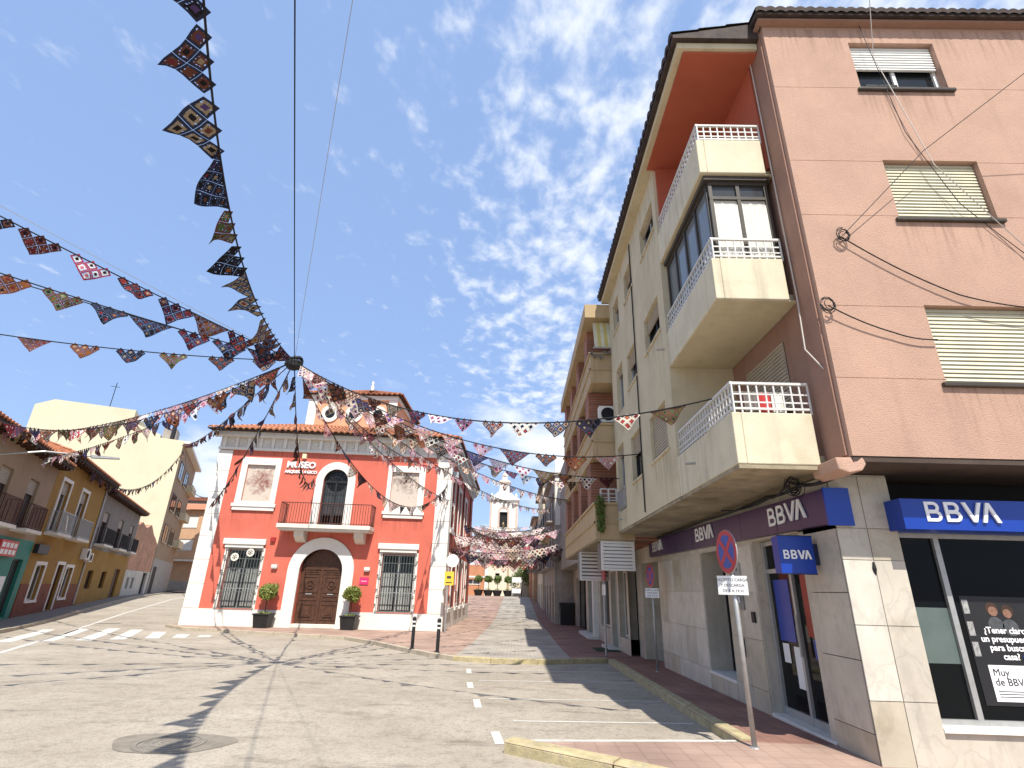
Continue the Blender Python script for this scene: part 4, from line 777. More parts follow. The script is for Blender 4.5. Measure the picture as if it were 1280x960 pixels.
MB().box(FF, 4.19, 7.3, -.1, .28, 2.335, 2.66).build('panel', m_blue, fs2); bank_word(FF, 4.44, .281, 2.42, .21, .78, fs2)
bs = thing('projecting_sign', (3.4, 6.65, 1.9), 'square blue box sign with white bank name jutting out beside the door', 'sign')
BF = Fr((0, 6.6, 0), (1, 0, 0), (0, -1, 0))
MB().box(BF, 3.12, 3.53, -.16, 0, 1.88, 2.30).build('panel', m_blue, bs); bank_word(BF, 3.165, .001, 2.04, .10, .32, bs); MB().box(BF, 3.53, 3.62, -.12, -.04, 1.98, 2.22).build('bracket', m_navy, bs)
for rz_ in (2.301, 1.868): MB().box(BF, 3.115, 3.535, -.02, .0008, rz_, rz_ + .011).build('rim', m_navy, bs)

# loose cables on and around the block
def cable(name, label, pts, r, mat, sag=0., coil=None, n=14):
    P = []
    pts = [Vector(p) for p in pts]
    for a, c in zip(pts, pts[1:]):
        for i in range(n): t = i / n; q = a.lerp(c, t); q.z -= sag * 4 * t * (1 - t); P.append(q)
    P.append(pts[-1]); mb = MB().tube(P, r, 5)
    if coil is not None:
        for k in range(4):
            c = Vector(coil) + Vector((random.uniform(-.03, .03), 0, random.uniform(-.03, .03))); rr = random.uniform(.05, .1); ph = random.random() * 6
            mb.tube([c + Vector((rr * math.cos(ph + t * .6), random.uniform(-.02, .0), rr * 1.2 * math.sin(ph + t * .6))) for t in range(11)], min(r * .8, .006), 4)
    return tag(mb.build(name, mat, None, origin=P[0]), label, 'cable')
cable('cable', 'sagging black cable from the coil on the pink wall down to its right window', [(3.96, 5.5, 5.83), (5.2, 5.5, 5.02), (6.4, 5.48, 4.85)], .008, m_cable, .06, (3.96, 5.49, 5.83))
cable('cable', 'short black cable from the lower coil towards the lowest pink wall window', [(3.6, 5.48, 4.83), (4.3, 5.5, 4.50), (4.78, 5.5, 4.42)], .008, m_cable, .03, (3.6, 5.49, 4.83))
cable('cable', 'thin wire rising from the upper coil across the pink wall to the top right', [(3.98, 5.5, 5.84), (5.2, 5.35, 7.1), (7.0, 4.6, 8.4)], .005, m_cable, .0)
cable('cable', 'pale cable dropping from the roof edge over the pink wall windows', [(4.95, 5.12, 9.85), (5.05, 5.48, 9.0), (5.4, 5.48, 7.0), (6.6, 5.48, 5.0)], .006, m_cablew, .0)
cable('cable', 'dark cable hanging beside the top pink wall window', [(5.0, 5.5, 9.7), (5.2, 5.52, 7.6), (5.6, 5.52, 6.4), (6.3, 5.52, 5.5)], .005, m_cable, .02)
cable('cable', 'white cable running down the corner beside the balconies', [(3.5, 5.93, 9.6), (3.51, 5.92, 7.0), (3.51, 5.91, 5.2), (3.42, 5.8, 4.4), (3.54, 5.7, 4.1)], .009, m_cablew, .0)
cable('cable_bundle', 'tangled black cable bundle under the balcony soffit above the sign', [(3.44, 14.5, 2.93), (3.44, 10, 2.90), (3.44, 7.4, 2.90), (3.35, 6.3, 2.86), (3.6, 6.0, 2.9)], .022, m_cable, .03, (3.35, 6.5, 2.88))
cable('cable_bundle', 'second black cable looping under the soffit near the blue sign end', [(3.4, 9.0, 2.94), (3.38, 7.2, 2.85), (3.3, 6.5, 2.95), (3.45, 6.05, 2.86)], .014, m_cable, .06, (3.3, 6.35, 2.86))

for x, m, lab in ((2.95, M('red_cloth', (.5, .05, .05), .9), 'red cloth hung behind the lowest lattice railing'), (3.12, m_curt, 'white cloth hung behind the lowest lattice railing'), (2.78, m_greyr, 'grey cloth hung behind the lowest lattice railing')):
    cl = MB()
    for i in range(8):
        a, c = x + .02 * i, x + .02 * (i + 1); y0, y1 = 6.2 + .012 * math.sin(i * 1.7), 6.2 + .012 * math.sin((i + 1) * 1.7)
        cl.hexa([(a, y0, 3.45), (c, y1, 3.46), (c, y1 + .01, 3.46), (a, y0 + .01, 3.45), (a, y0, 3.98), (c, y1, 3.98), (c, y1 + .01, 3.98), (a, y0 + .01, 3.98)])
    tag(cl.build('hanging_cloth', m, None, origin=(x, 6.2, 3.45)), lab, 'cloth')
tag(MB().tube([(2.62, 6.2, 3.985), (3.55, 6.2, 3.985)], .006, 5).build('clothes_line', m_galv, None, origin=(2.62, 6.2, 3.985)), 'thin clothes line across the lowest lattice-railed balcony', 'line')

# ------------------------------------------------------------------ brick block with tan balconies
bb = thing('apartment_building', (3.0, 17.5, -.15), 'brick block with tan balcony parapets next to the cream side wall', 'building')
BB = Fr((1.93, 0, 0), (0, 1, 0), (-1, 0, 0)); BN = Fr((0, 13.5, 0), (1, 0, 0), (0, -1, 0))
fl_ = [2.84, 4.93, 6.98, 8.95]
mb = MB().box(ID, 2.9, 8, 14.6, 22, 2.84, 9.3).box(ID, 2.9, 8, 13.5, 14.6, 2.84, 9.3); mb.build('solid_core', m_brick, bb)
for i, z in enumerate(fl_[:3]):
    o = MB().box(ID, 1.93, 2.05, 13.5, 22, z, z + .84).box(ID, 2.05, 2.92, 13.5, 13.62, z, z + .84).build('parapet', m_tan, bb)
    MB().box(ID, 1.90, 1.93, 13.47, 22, z + .38, z + .42).box(ID, 1.90, 2.92, 13.47, 13.4995, z + .38, z + .42).box(ID, 1.89, 2.08, 13.46, 22.02, z + .841, z + .9).box(ID, 2.08, 2.92, 13.46, 13.65, z + .841, z + .9).build('moulding', m_tan, o)
    box('balcony_floor', m_tan, bb, ID, 2.05, 2.9, 13.62, 22, z + .02, z + .16)
    z1 = fl_[i + 1]
    for y in (14.3, 16.6, 18.9, 21.2): box('pier', m_brick, bb, ID, 1.96, 2.9, y, y + .75, z + .901, z1 - .001)
    for y in (15.05, 17.35, 19.65):
        F3 = Fr((2.3, 0, 0), (0, 1, 0), (-1, 0, 0)); window(bb, F3, y + .003, y + 1.547, z + .905, z1 - .02, .02, m_bronze, m_glass, 3, .35 if (i + int(y)) % 2 else .0, m_shutd, sill=False)
box('roof_slab', m_tan, bb, ID, 1.8, 8, 13.4, 22.1, 8.95, 9.37)
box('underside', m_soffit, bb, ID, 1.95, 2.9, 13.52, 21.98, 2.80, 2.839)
railing(BN, 2.1, 2.9, -.06, 3.74, 4.1, .18, .02, lattice=True).build('balcony_railing', m_rail, bb)
# awning
aw = thing('striped_awning', (2.4, 13.4, 7.9), 'faded yellow striped awning rolled over the top tan balcony', 'awning')
for i in range(9): x0, x1 = 2.05 + i * .095, 2.05 + (i + 1) * .095; MB().hexa([(x0, 13.62, 8.9), (x1, 13.62, 8.9), (x1, 13.66, 8.92), (x0, 13.66, 8.92), (x0, 13.35, 7.98), (x1, 13.35, 7.98), (x1, 13.38, 7.97), (x0, 13.38, 7.97)]).build('stripe', M('awning_yellow', (.55, .46, .16), .8) if i % 2 else M('awning_cream', (.62, .58, .42), .8), aw)
MB().tube([(2.0, 13.34, 7.97), (2.92, 13.34, 7.97)], .025, 6).build('front_bar', m_galv, aw)
tw = MB()
for i in range(14): tw.tube([(1.9 + .07 * i, 13.4 + random.uniform(-.1, .1), 7.85 + random.uniform(-.1, .1)), (2.0 + .07 * i, 13.4 + random.uniform(-.1, .1), 7.75 + random.uniform(-.1, .15))], .03, 5)
tag(tw.build('folded_cloth', m_greyr, None, origin=(1.9, 13.4, 7.8)), 'grey folded cloth heaped on the top tan balcony rail', 'cloth')
def ac(fr, u, n, z, label, w_=.7, h=.5):
    o = thing('air_conditioner', fr(u + w_ / 2, n, z), label, 'air conditioner'); MB().box(fr, u, u + w_, n, n + .28, z, z + h).build('housing', m_white, o)
    b = MB()
    for i in range(4): b.ring(fr, u + w_ * .38, z + h * .5, h * .08 + i * h * .09, h * .11 + i * h * .09, n + .281, n + .292, k=14)
    b.build('fan_grille', m_iron, o); MB().disc(fr, u + w_ * .38, z + h * .5, h * .42, n + .2795, n + .2805, 18).build('fan', m_dark, o)
ac(Fr((0, 13.9, 0), (1, 0, 0), (0, -1, 0)), 2.15, 0, 5.9, 'white air conditioner standing on a tan brick block balcony', .62, .45)
# trailing plant
def leaves(mb, c, rad, n, sz, core=0.35, squash=1.):
    for _ in range(n):
        d = Vector((random.gauss(0, 1), random.gauss(0, 1), random.gauss(0, 1))).normalized(); r = rad * (core + (1 - core) * random.random() ** .5) * random.uniform(.9, 1.06)
        p = Vector(c) + Vector((d.x * r, d.y * r, d.z * r * squash)); a = (d + Vector((random.gauss(0, .6), random.gauss(0, .6), random.gauss(0, .6)))).normalized(); t = a.orthogonal().normalized(); t.rotate(Matrix.Rotation(random.random() * 6.28, 3, a)); q = a.cross(t); s = sz * random.uniform(.6, 1.3)
        mb.poly([p - t * s, p + q * s * .45, p + t * s, p - q * s * .45])
pl = thing('trailing_plant', (2.0, 13.4, 2.7), 'green plant trailing down the front of the lowest tan balcony', 'plant')
mb = MB()
for i in range(60): t = i / 60; leaves(mb, (2.06 + .06 * math.sin(i), 13.42, 3.85 - .85 * t), .10 * (1 - .5 * t), 9, .04)
mb.build('foliage', m_leaf, pl, recalc=False); MB().tube([(2.06, 13.45, 3.9), (2.06, 13.42, 3.4), (2.08, 13.42, 3.05)], .012, 5).build('stem', m_bark, pl)
# louvred boxes under it
for (fr, a, c, n, z0, z1, lab) in ((Fr((0, 13.55, 0), (1, 0, 0), (0, -1, 0)), 2.06, 2.88, 0, 2.12, 2.80, 'white louvred box under the tan balcony, the nearer of two'), (Fr((0, 17.2, 0), (1, 0, 0), (0, -1, 0)), 1.95, 2.85, 0, 1.95, 2.79, 'white louvred box under the tan balcony, the farther of two')):
    o = thing('louvred_box', fr((a + c) / 2, -.3, z0), lab, 'louvre'); MB().box(fr, a, c, -.6, -.03, z0 + .02, z1 - .02).build('casing', m_greyr, o)
    MB().box(fr, a, a + .06, -.05, .02, z0, z1).box(fr, c - .06, c, -.05, .02, z0, z1).box(fr, a + .06, c - .06, -.05, .02, z0, z0 + .05).box(fr, a + .06, c - .06, -.05, .02, z1 - .05, z1).build('frame', m_white, o)
    for i in range(7): z = z0 + .06 + i * (z1 - z0 - .1) / 7; MB().hexa([fr(a + .06, -.025, z + .02), fr(c - .06, -.025, z + .02), fr(c - .06, .015, z), fr(a + .06, .015, z), fr(a + .06, -.025, z + .075), fr(c - .06, -.025, z + .075), fr(c - .06, .015, z + .06), fr(a + .06, .015, z + .06)]).build('slat', m_white, o)
# ground floor of the brick block
G2 = Fr((3.35, 0, 0), (0, 1, 0), (-1, 0, 0))
sh = [(17.3, 18.6, .35, 2.3), (18.9, 20.1, -.1, 2.3), (20.5, 22.6, .45, 2.2), (24.2, 26.4, -.15, 2.3), (27.2, 31.5, -.15, 2.35)]
mb = wall(MB(), G2, 16.96, 33, -.5, 2.8, sh, .3); mb.build('ground_floor_wall', m_marble, bb); box('solid_core', m_dark, bb, ID, 3.75, 8, 17.0, 32.9, -.4, 2.79)  # dark core added unseen behind the shop wall to block light
for q in sh: window(bb, G2, *q, .2, m_white if q[0] < 24 else m_iron, m_glass3, 2, sill=False)
box('door_post', m_white, bb, G2, 23.2, 23.6, 0, .2, -.3, 2.5)
box('shop_step', m_stone, bb, G2, 18.7, 20.3, 0, .35, -.2, -.02); box('shop_step', m_stone, bb, G2, 23.1, 26.6, 0, .45, -.25, -.0)
box('upper_wall', m_greyc, bb, ID, 2.6, 8, 22.01, 33, 2.81, 8.6)
tag(MB().box(ID, 2.55, 3.3, 18.2, 19.3, gz(3, 18.8) + .1, gz(3, 18.8) + .125).build('doormat', M('green_mat', (.03, .06, .03), .95), None, origin=(2.9, 18.7, gz(3, 18.7) + .1)), 'dark green mat on the pavement before the white shop window', 'mat')

# ------------------------------------------------------------------ further right-hand row
def simple_block(label, x0, y0, y1, h, mat, floors, mat2=None, balc=True, front=True, z0=-.6, wcol=m_bronze, roofm=None):
    t = thing('terrace_house', (x0 + 2, (y0 + y1) / 2, gz(x0, y0) + .1), label, 'building')
    F = Fr((x0, 0, 0), (0, 1, 0), (-1, 0, 0)); FN = Fr((0, y0, 0), (1, 0, 0), (0, -1, 0)); ops = []; zs = gz(x0, y0) + .1
    nb = max(2, int((y1 - y0) / 2.6)); sp = (y1 - y0) / nb
    for f, zf in enumerate(floors):
        for i in range(nb): ops.append((y0 + sp * (i + .28), y0 + sp * (i + .72), zf + (.15 if f else .05), zf + (1.95 if f else 2.1)))
    mb = wall(MB(), F, y0, y1, z0, h, ops, .2); mb.poly([FN(x0, 0, z0), FN(x0 + 6, 0, z0), FN(x0 + 6, 0, h), FN(x0, 0, h)]); mb.poly([FN(x0, -(y1 - y0), z0), FN(x0 + 6, -(y1 - y0), z0), FN(x0 + 6, -(y1 - y0), h), FN(x0, -(y1 - y0), h)]); mb.poly([(x0, y0, h), (x0 + 6, y0, h), (x0 + 6, y1, h), (x0, y1, h)])
    mb.build('wall', mat, t); box('solid_core', m_dark, t, ID, x0 + .28, x0 + 5.9, y0 + .1, y1 - .1, z0, h - .05)  # dark core added inside each house, only closes it to light
    for o in ops: window(t, F, *o, .1, wcol, m_glass, 2, random.choice((0, .2, .5)), m_shutd, sill=False)
    for f, zf in enumerate(floors):
        if f == 0: continue
        if balc:
            for i in range(nb): MB().box(F, y0 + sp * (i + .18), y0 + sp * (i + .82), 0, .5, zf - .0, zf + .1).build('balcony_slab', mat2 or mat, t); railing(F, y0 + sp * (i + .19), y0 + sp * (i + .81), .46, zf + .1, zf + .95, .14, .012).build('balcony_railing', m_iron, t)
    MB().box(ID, x0 - .3, x0 + 6, y0 - .15, y1 + .1, h + .001, h + .2).build('cornice', roofm or mat2 or mat, t)
    return t, F, FN
t, F, FN = simple_block('grey concrete-faced house with blank end wall beyond the brick block', 2.25, 33, 44.5, 8.4, m_greyc, [-.1, 2.9, 5.6])
MB().box(FN, 2.3, 3.4, 0, .04, 5.4, 9.6).build('white_end_panel', m_white, t)
simple_block('cream-ended house with dark street front further down the right side', 2.1, 45, 55, 10.0, M('cream_end', (.62, .54, .40), .9, .1, 1), [.1, 3.2, 6.2], m_greyr)
simple_block('tan narrow house near the end of the street on the right', 1.75, 55.6, 63, 8.6, m_tanh, [.6, 3.5, 6.0], m_greyr)
simple_block('low orange house closing the right side of the street', 1.6, 63.5, 72, 6.4, m_orange, [.75, 3.6], m_white, balc=False)
tag(MB().prism([(2.55, 32.2, -.1), (3.2, 32.2, -.1), (3.2, 32.8, -.1), (2.55, 32.8, -.1)], [(2.5, 32.15, .95), (3.25, 32.15, .95), (3.25, 32.85, .95), (2.5, 32.85, .95)]).box(ID, 2.45, 3.3, 32.1, 32.9, .951, 1.05).build('litter_bin', m_iron, None, origin=(2.9, 32.5, -.1)), 'black bin against the grey end wall on the right pavement', 'bin')
sd2 = thing('satellite_dish', (2.3, 32.6, 3.4), 'dark round satellite dish fixed high beside the grey end wall', 'satellite dish')
MB().lathe((0, 0, 0), [(.02, 0), (.2, .03), (.34, .1), (.35, .11)], 18)
b = MB().lathe((0, 0, 0), [(.02, 0), (.2, .03), (.34, .1), (.35, .11)], 18); rot = Matrix.Rotation(R(70), 4, 'X'); b.v = [rot @ v + Vector((2.3, 32.6, 3.5)) for v in b.v]; b.build('dish', m_greyr, sd2, smooth=True)
MB().tube([(2.3, 32.65, 3.5), (2.35, 33.02, 3.3)], .025).build('arm', m_galv, sd2)

# ------------------------------------------------------------------ end of the street: plaza walls, church tower, trees
zp = .95
ow = thing('plaza_wall', (-8, 72, zp), 'low orange building closing the view at the street end', 'building'); PW = Fr((0, 72, 0), (1, 0, 0), (0, -1, 0))
wall(MB(), PW, -22, -4.05, zp - .3, 4.6, [(-7.4, -4.6, zp + 1.3, zp + 1.9)], .2).box(PW, -22, -4.05, -6, -.25, zp - .3, 4.6).build('wall', m_orange, ow)
window(ow, PW, -7.4, -4.6, zp + 1.3, zp + 1.9, .1, m_white, m_glass2, 3); box('band', m_white, ow, PW, -22, -4.05, 0, .04, zp + 2.1, zp + 2.3)
ch = thing('church_building', (-2, 72.5, zp), 'cream church wall with one small window behind the potted trees', 'building'); CW = Fr((0, 71.9, 0), (1, 0, 0), (0, -1, 0))
m_chcream = M('church_cream', (.72, .66, .52), .9, .06, 1)
wall(MB(), CW, -4.0, 6, zp - .3, 8.5, [(-2.7, -2.15, zp + 1.5, zp + 2.7)], .25).box(CW, -4.0, 6, -8, -.3, zp - .3, 8.5).build('wall', m_chcream, ch)
window(ch, CW, -2.7, -2.15, zp + 1.5, zp + 2.7, .2, m_wood, m_glass, 1); MB().box(CW, -1.2, -.95, 0, .08, zp - .3, 8.5).build('pilaster', M('buff_stone', (.5, .38, .24), .9), ch); MB().box(CW, -4.05, -3.6, 0, .1, zp - .3, 8.5).build('pilaster', m_white, ch)
MB().box(CW, -4.2, 6, -.3, .25, 8.5, 8.8).build('cornice', m_white, ch)
# tower
tw = thing('church_tower', (-2.3, 90, zp), 'white square church bell tower with stepped lantern and cross', 'tower')
k = 90 / 62; TX, TY, hw = -2.35, 92, 2.3; tz = lambda z: 1.6 + (z - 1.6) * k
m_tow = M('tower_white', (.74, .71, .66), .85, .06, 1, 0, 10, .12)
Tf = Fr((TX, TY - hw, 0), (1, 0, 0), (0, -1, 0)); Ts = Fr((TX + hw, TY, 0), (0, 1, 0), (1, 0, 0)); tz0, tz1 = 0, tz(11.35)
mb = wall(MB(), Tf, -hw, hw, tz0, tz1, [(-.65, .65, 11.3, 13.8)], .4); wall(mb, Ts, -hw, hw, tz0, tz1, [(-.65, .65, 11.3, 13.8)], .4); mb.box(ID, TX - hw, TX + hw - .45, TY - hw + .45, TY + hw, tz0, tz1 - .01); mb.build('shaft', m_tow, tw)
m_buff = M('tower_buff', (.55, .42, .34), .9, .1, 1)
for F in (Tf, Ts):
    MB().ring(F, 0, 13.8, .65, .95, 0, .08, 0, 180, 12).box(F, -.95, -.65, 0, .08, 11.1, 13.8).box(F, .65, .95, 0, .08, 11.1, 13.8).build('arch_surround', m_buff, tw); MB().box(F, -.64, .64, -.4, -.35, 11.3, 14.4).build('louvre', m_dark, tw)
    for s in (-1, 1): MB().box(F, s * 2.12 - .14, s * 2.12 + .14, 0, .06, tz0, tz1 - .3).build('corner_strip', m_buff, tw)
    MB().lathe(F(0, -.15, 11.3), [(.35, 0), (.3, .5), (.18, .8), (.05, .95)], 10).build('bell', M('bell_bronze', (.12, .09, .05), .4, metal=.6), tw)
MB().box(ID, TX - hw - .3, TX + hw + .3, TY - hw - .3, TY + hw + .3, tz1, tz1 + .3).box(ID, TX - hw - .1, TX + hw + .1, TY - hw - .1, TY + hw + .1, tz1 - .3, tz1).build('cornice', m_white, tw)
def stepc(mb, w0, z0, w1, z1): mb.hexa([(TX + sx_ * w0, TY + sy_ * w0, z0) for sx_, sy_ in ((-1, -1), (1, -1), (1, 1), (-1, 1))] + [(TX + sx_ * w1, TY + sy_ * w1, z1) for sx_, sy_ in ((-1, -1), (1, -1), (1, 1), (-1, 1))]); return mb
b = MB(); stepc(b, 2.1, tz1 + .3, 1.75, tz1 + .8); stepc(b, 1.7, tz1 + .8, 1.0, tz1 + 1.6); b.build('stepped_base', m_tow, tw)
b = MB(); stepc(b, .85, tz1 + 1.6, .8, tz1 + 3.2); b.build('lantern', m_tow, tw)
for F in (Fr((TX, TY - .84, 0), (1, 0, 0), (0, -1, 0)), Fr((TX + .84, TY, 0), (0, 1, 0), (1, 0, 0))): MB().box(F, -.25, .25, -.02, .01, tz1 + 1.9, tz1 + 2.8).disc(F, 0, tz1 + 2.8, .25, -.02, .01, 12).build('lantern_opening', m_dark, tw)
b = MB(); stepc(b, 1.05, tz1 + 3.2, 1.05, tz1 + 3.4); stepc(b, 1.0, tz1 + 3.4, .5, tz1 + 3.8); b.build('lantern_cornice', m_buff, tw)
b = MB(); stepc(b, .42, tz1 + 3.8, .4, tz1 + 4.5); b.build('upper_lantern', m_tow, tw)
MB().lathe((TX, TY, tz1 + 4.5), [(.6, 0), (.45, .25), (.15, .5), (.04, .9)], 10).build('cap', m_buff, tw)
MB().tube([(TX, TY, tz1 + 5.3), (TX, TY, tz1 + 6.6)], .05, 5).tube([(TX - .35, TY, tz1 + 6.1), (TX + .35, TY, tz1 + 6.1)], .05, 5).build('cross', m_iron, tw)
for sx_ in (-1, 1):
    for sy_ in (-1, 1): MB().lathe((TX + sx_ * 2.05, TY + sy_ * 2.05, tz1 + .3), [(.22, 0), (.15, .3), (.22, .5), (.05, .9)], 8).build('corner_urn', m_tow, tw)

def topiary(loc, s, label, group, big=True, pot='sq'):
    t = thing('potted_topiary', loc, label, 'plant', group); x, y, z = loc
    if pot == 'sq':
        b = MB(); b.hexa([(x - .27 * s, y - .27 * s, z), (x + .27 * s, y - .27 * s, z), (x + .27 * s, y + .27 * s, z), (x - .27 * s, y + .27 * s, z), (x - .33 * s, y - .33 * s, z + .5 * s), (x + .33 * s, y - .33 * s, z + .5 * s), (x + .33 * s, y + .33 * s, z + .5 * s), (x - .33 * s, y + .33 * s, z + .5 * s)])
        b.box(ID, x - .36 * s, x + .36 * s, y - .36 * s, y + .36 * s, z + .5 * s, z + .56 * s); b.build('planter', m_blackpot, t)
    else: MB().lathe((x, y, z), [(.28 * s, 0), (.42 * s, .4 * s), (.46 * s, .5 * s), (.40 * s, .5 * s)], 14).build('planter', m_blackpot, t)
    gm = MB(); leaves(gm, (x, y, z + .56 * s), .3 * s, 120 if big else 40, .05 * s, squash=.25); gm.build('ground_cover', m_leaf2, t, recalc=False)
    MB().tube([(x, y, z + .4 * s), (x + .02 * s, y, z + .8 * s), (x, y, z + 1.25 * s)], [.03 * s, .025 * s, .025 * s], 6).build('trunk', m_bark, t)
    n = 1500 if big else 260; c = (x, y, z + 1.42 * s); mb = MB(); leaves(mb, c, .40 * s, n, .05 * s if big else .09 * s, .55, .82)
    for k in range(9 if big else 5): a = random.random() * 6.28; leaves(mb, (x + .27 * s * math.cos(a), y + .27 * s * math.sin(a), z + (1.42 + random.uniform(-.2, .2)) * s), .17 * s, n // 12, .05 * s if big else .09 * s)
    cr = mb.build('crown', m_leaf2 if big else m_leaf, t, recalc=False)
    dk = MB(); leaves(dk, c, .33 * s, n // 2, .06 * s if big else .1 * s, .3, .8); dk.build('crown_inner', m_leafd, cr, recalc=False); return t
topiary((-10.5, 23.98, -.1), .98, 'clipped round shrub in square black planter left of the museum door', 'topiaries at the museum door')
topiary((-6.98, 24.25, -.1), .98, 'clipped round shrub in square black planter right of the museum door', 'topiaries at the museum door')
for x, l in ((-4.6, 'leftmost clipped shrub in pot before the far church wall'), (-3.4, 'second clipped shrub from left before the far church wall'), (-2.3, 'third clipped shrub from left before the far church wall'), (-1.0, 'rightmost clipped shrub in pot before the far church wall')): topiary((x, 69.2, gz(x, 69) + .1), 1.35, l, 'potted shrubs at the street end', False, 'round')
tr = thing('tree', (.6, 70, zp), 'small bushy green tree at the end of the street', 'tree'); MB().tube([(.6, 70, zp - .05), (.62, 70, zp + 1.2), (.5, 70.1, zp + 2.6)], [.14, .11, .06], 7).tube([(.62, 70, zp + 1.2), (1.1, 69.9, zp + 2.4)], [.08, .04], 6).build('trunk', m_bark, tr)
mb = MB()
for c in ((.5, 70, 2.6), (1.2, 69.8, 2.4), (.1, 70.2, 2.2), (.8, 69.7, 3.2), (1.5, 70.1, 1.9), (-.2, 69.9, 1.7)): leaves(mb, (c[0], c[1], zp + c[2]), .75, 330, .11, .3)
mb.build('crown', m_leaf, tr, recalc=False)
sb = thing('bus_shelter', (.2, 68.5, zp), 'pale metal sign frame standing before the far tree', 'sign')
for x in (-.5, .6): MB().tube([(x, 68.5, zp - .05), (x, 68.5, zp + 2.2)], .05, 6).build('post', m_alu, sb)
MB().box(ID, -.5, .6, 68.46, 68.54, zp + 1.6, zp + 2.2).build('board', m_paper, sb); MB().box(ID, -.5, .6, 68.46, 68.54, zp + .4, zp + .9).build('board', m_paper, sb)

# ------------------------------------------------------------------ left-hand street row
FL = Fr(FLo, FLu, FLn)
def gl(u): p = FL(u, 0, 0); return gz(p.x, p.y) + .1
def lhouse(label, u0, u1, h, mat, ops, low=None, lowz=3.3, plinth=None, pz=1.25):
    t = thing('terrace_house', FL((u0 + u1) / 2, -4, gl(u0)), label, 'building')
    up_ops = [o for o in ops if o[2] > lowz - .3]; lo_ops = [o for o in ops if o[2] <= lowz - .3]
    if low: wall(MB(), FL, u0, u1, -.6, lowz, lo_ops, .22).build('lower_wall', low, t); mb = wall(MB(), FL, u0, u1, lowz, h, up_ops, .22)
    else: mb = wall(MB(), FL, u0, u1, -.6, h, ops, .22)
    for u in (u0, u1): mb.poly([FL(u, 0, -.6), FL(u, -9, -.6), FL(u, -9, h), FL(u, 0, h)])
    mb.build('wall', mat, t); box('solid_core', m_dark, t, FL, u0 + .05, u1 - .05, -8.9, -.3, -.5, h - .05)  # unseen dark core added so the hollow house blocks light
    box('eave', m_darktile, t, FL, u0 - .03, u1 + .03, -.2, .55, h + .001, h + .12)
    a, b_, c, d = FL(u0 - .05, .62, h + .125), FL(u1 + .05, .62, h + .125), FL(u1 + .05, -5, h + 1.9), FL(u0 - .05, -5, h + 1.9)
    MB().poly([a, b_, c, d]).poly([d, c, FL(u1 + .05, -10, h + .1), FL(u0 - .05, -10, h + .1)]).poly([a, d, FL(u0 - .05, -10, h + .1)]).poly([b_, c, FL(u1 + .05, -10, h + .1)]).build('roof', m_tile, t)
    roof_tiles([a + up_, b_ + up_, c + up_, d + up_], m_tile, t, pitch=.3, h=.07, rows=12)
    u = u0 + .2
    while u < u1 - .1: box('rafter_end', m_wood, t, FL, u, u + .1, .02, .5, h - .1, h); u += .55
    return t
def surround(par, u0, u1, z0, z1, w_=.16, bot=True):
    b = MB().box(FL, u0 - w_, u0, 0, .04, z0, z1 + w_).box(FL, u1, u1 + w_, 0, .04, z0, z1 + w_).box(FL, u0, u1, 0, .04, z1, z1 + w_)
    if bot: b.box(FL, u0 - w_, u1 + w_, 0, .07, z0 - .12, z0)
    b.build('surround', m_white, par)
def balcony(par, u0, u1, z, d=.55, hh=.98, mat=m_iron):
    MB().box(FL, u0, u1, 0, d, z - .14, z).build('balcony_slab', m_stone, par); b = railing(FL, u0 + .03, u1 - .03, d - .05, z, z + hh, .13, .011)
    for u in (u0 + .03, u1 - .03):
        F2 = Fr(FL(u, 0, 0), FL.n, FL.u); rb = railing(F2, .02, d - .06, 0, z, z + hh - .002, .13, .011); i = len(b.v); b.v += rb.v; b.f += [tuple(q + i for q in f) for f in rb.f]
    b.build('balcony_railing', mat, par)
# house with teal shop
ops = [(-8.3, -7.1, 3.5, 5.5), (-5.2, -4.0, 3.5, 5.5), (-2.1, -.9, 3.5, 5.5), (-.9, .3, .0, 2.3), (-5.5, -3.8, .6, 2.2), (-3.3, -2.3, .05, 2.3), (-8.5, -6.6, .6, 2.2)]
t = lhouse('beige house with teal shopfront, nearest on the left street', -10, .9, 6.45, m_beige, ops, m_teal, 3.1)
for o in ops: window(t, FL, *o, .15, m_wood if o[2] > 3 else m_bronze, m_glass2, 2, .3 if o[2] > 3 else 0, m_shutd, sill=False)
for o in ops[:3]: balcony(t, o[0] - .35, o[1] + .35, 3.45, mat=m_rust)
sg = thing('shop_sign', FL(-2, .2, 2.3), 'small red and white shop sign on the teal front', 'sign'); MB().box(FL, -3.2, -1.4, .02, .16, 2.35, 2.95).build('panel', M('sign_red', (.55, .06, .05), .5), sg)
for i in range(4):
    for j in range(2): MB().box(FL, -3.1 + i * .42, -2.8 + i * .42, .161, .17, 2.42 + j * .26, 2.6 + j * .26).build('printed_panel', m_paper, sg)
box('notice', m_paper, t, FL, -1.75, -1.2, .0, .05, 1.0, 1.6); box('house_plate', m_iron, t, FL, 1.05, 2.6, .0, .2, 2.62, 3.02)
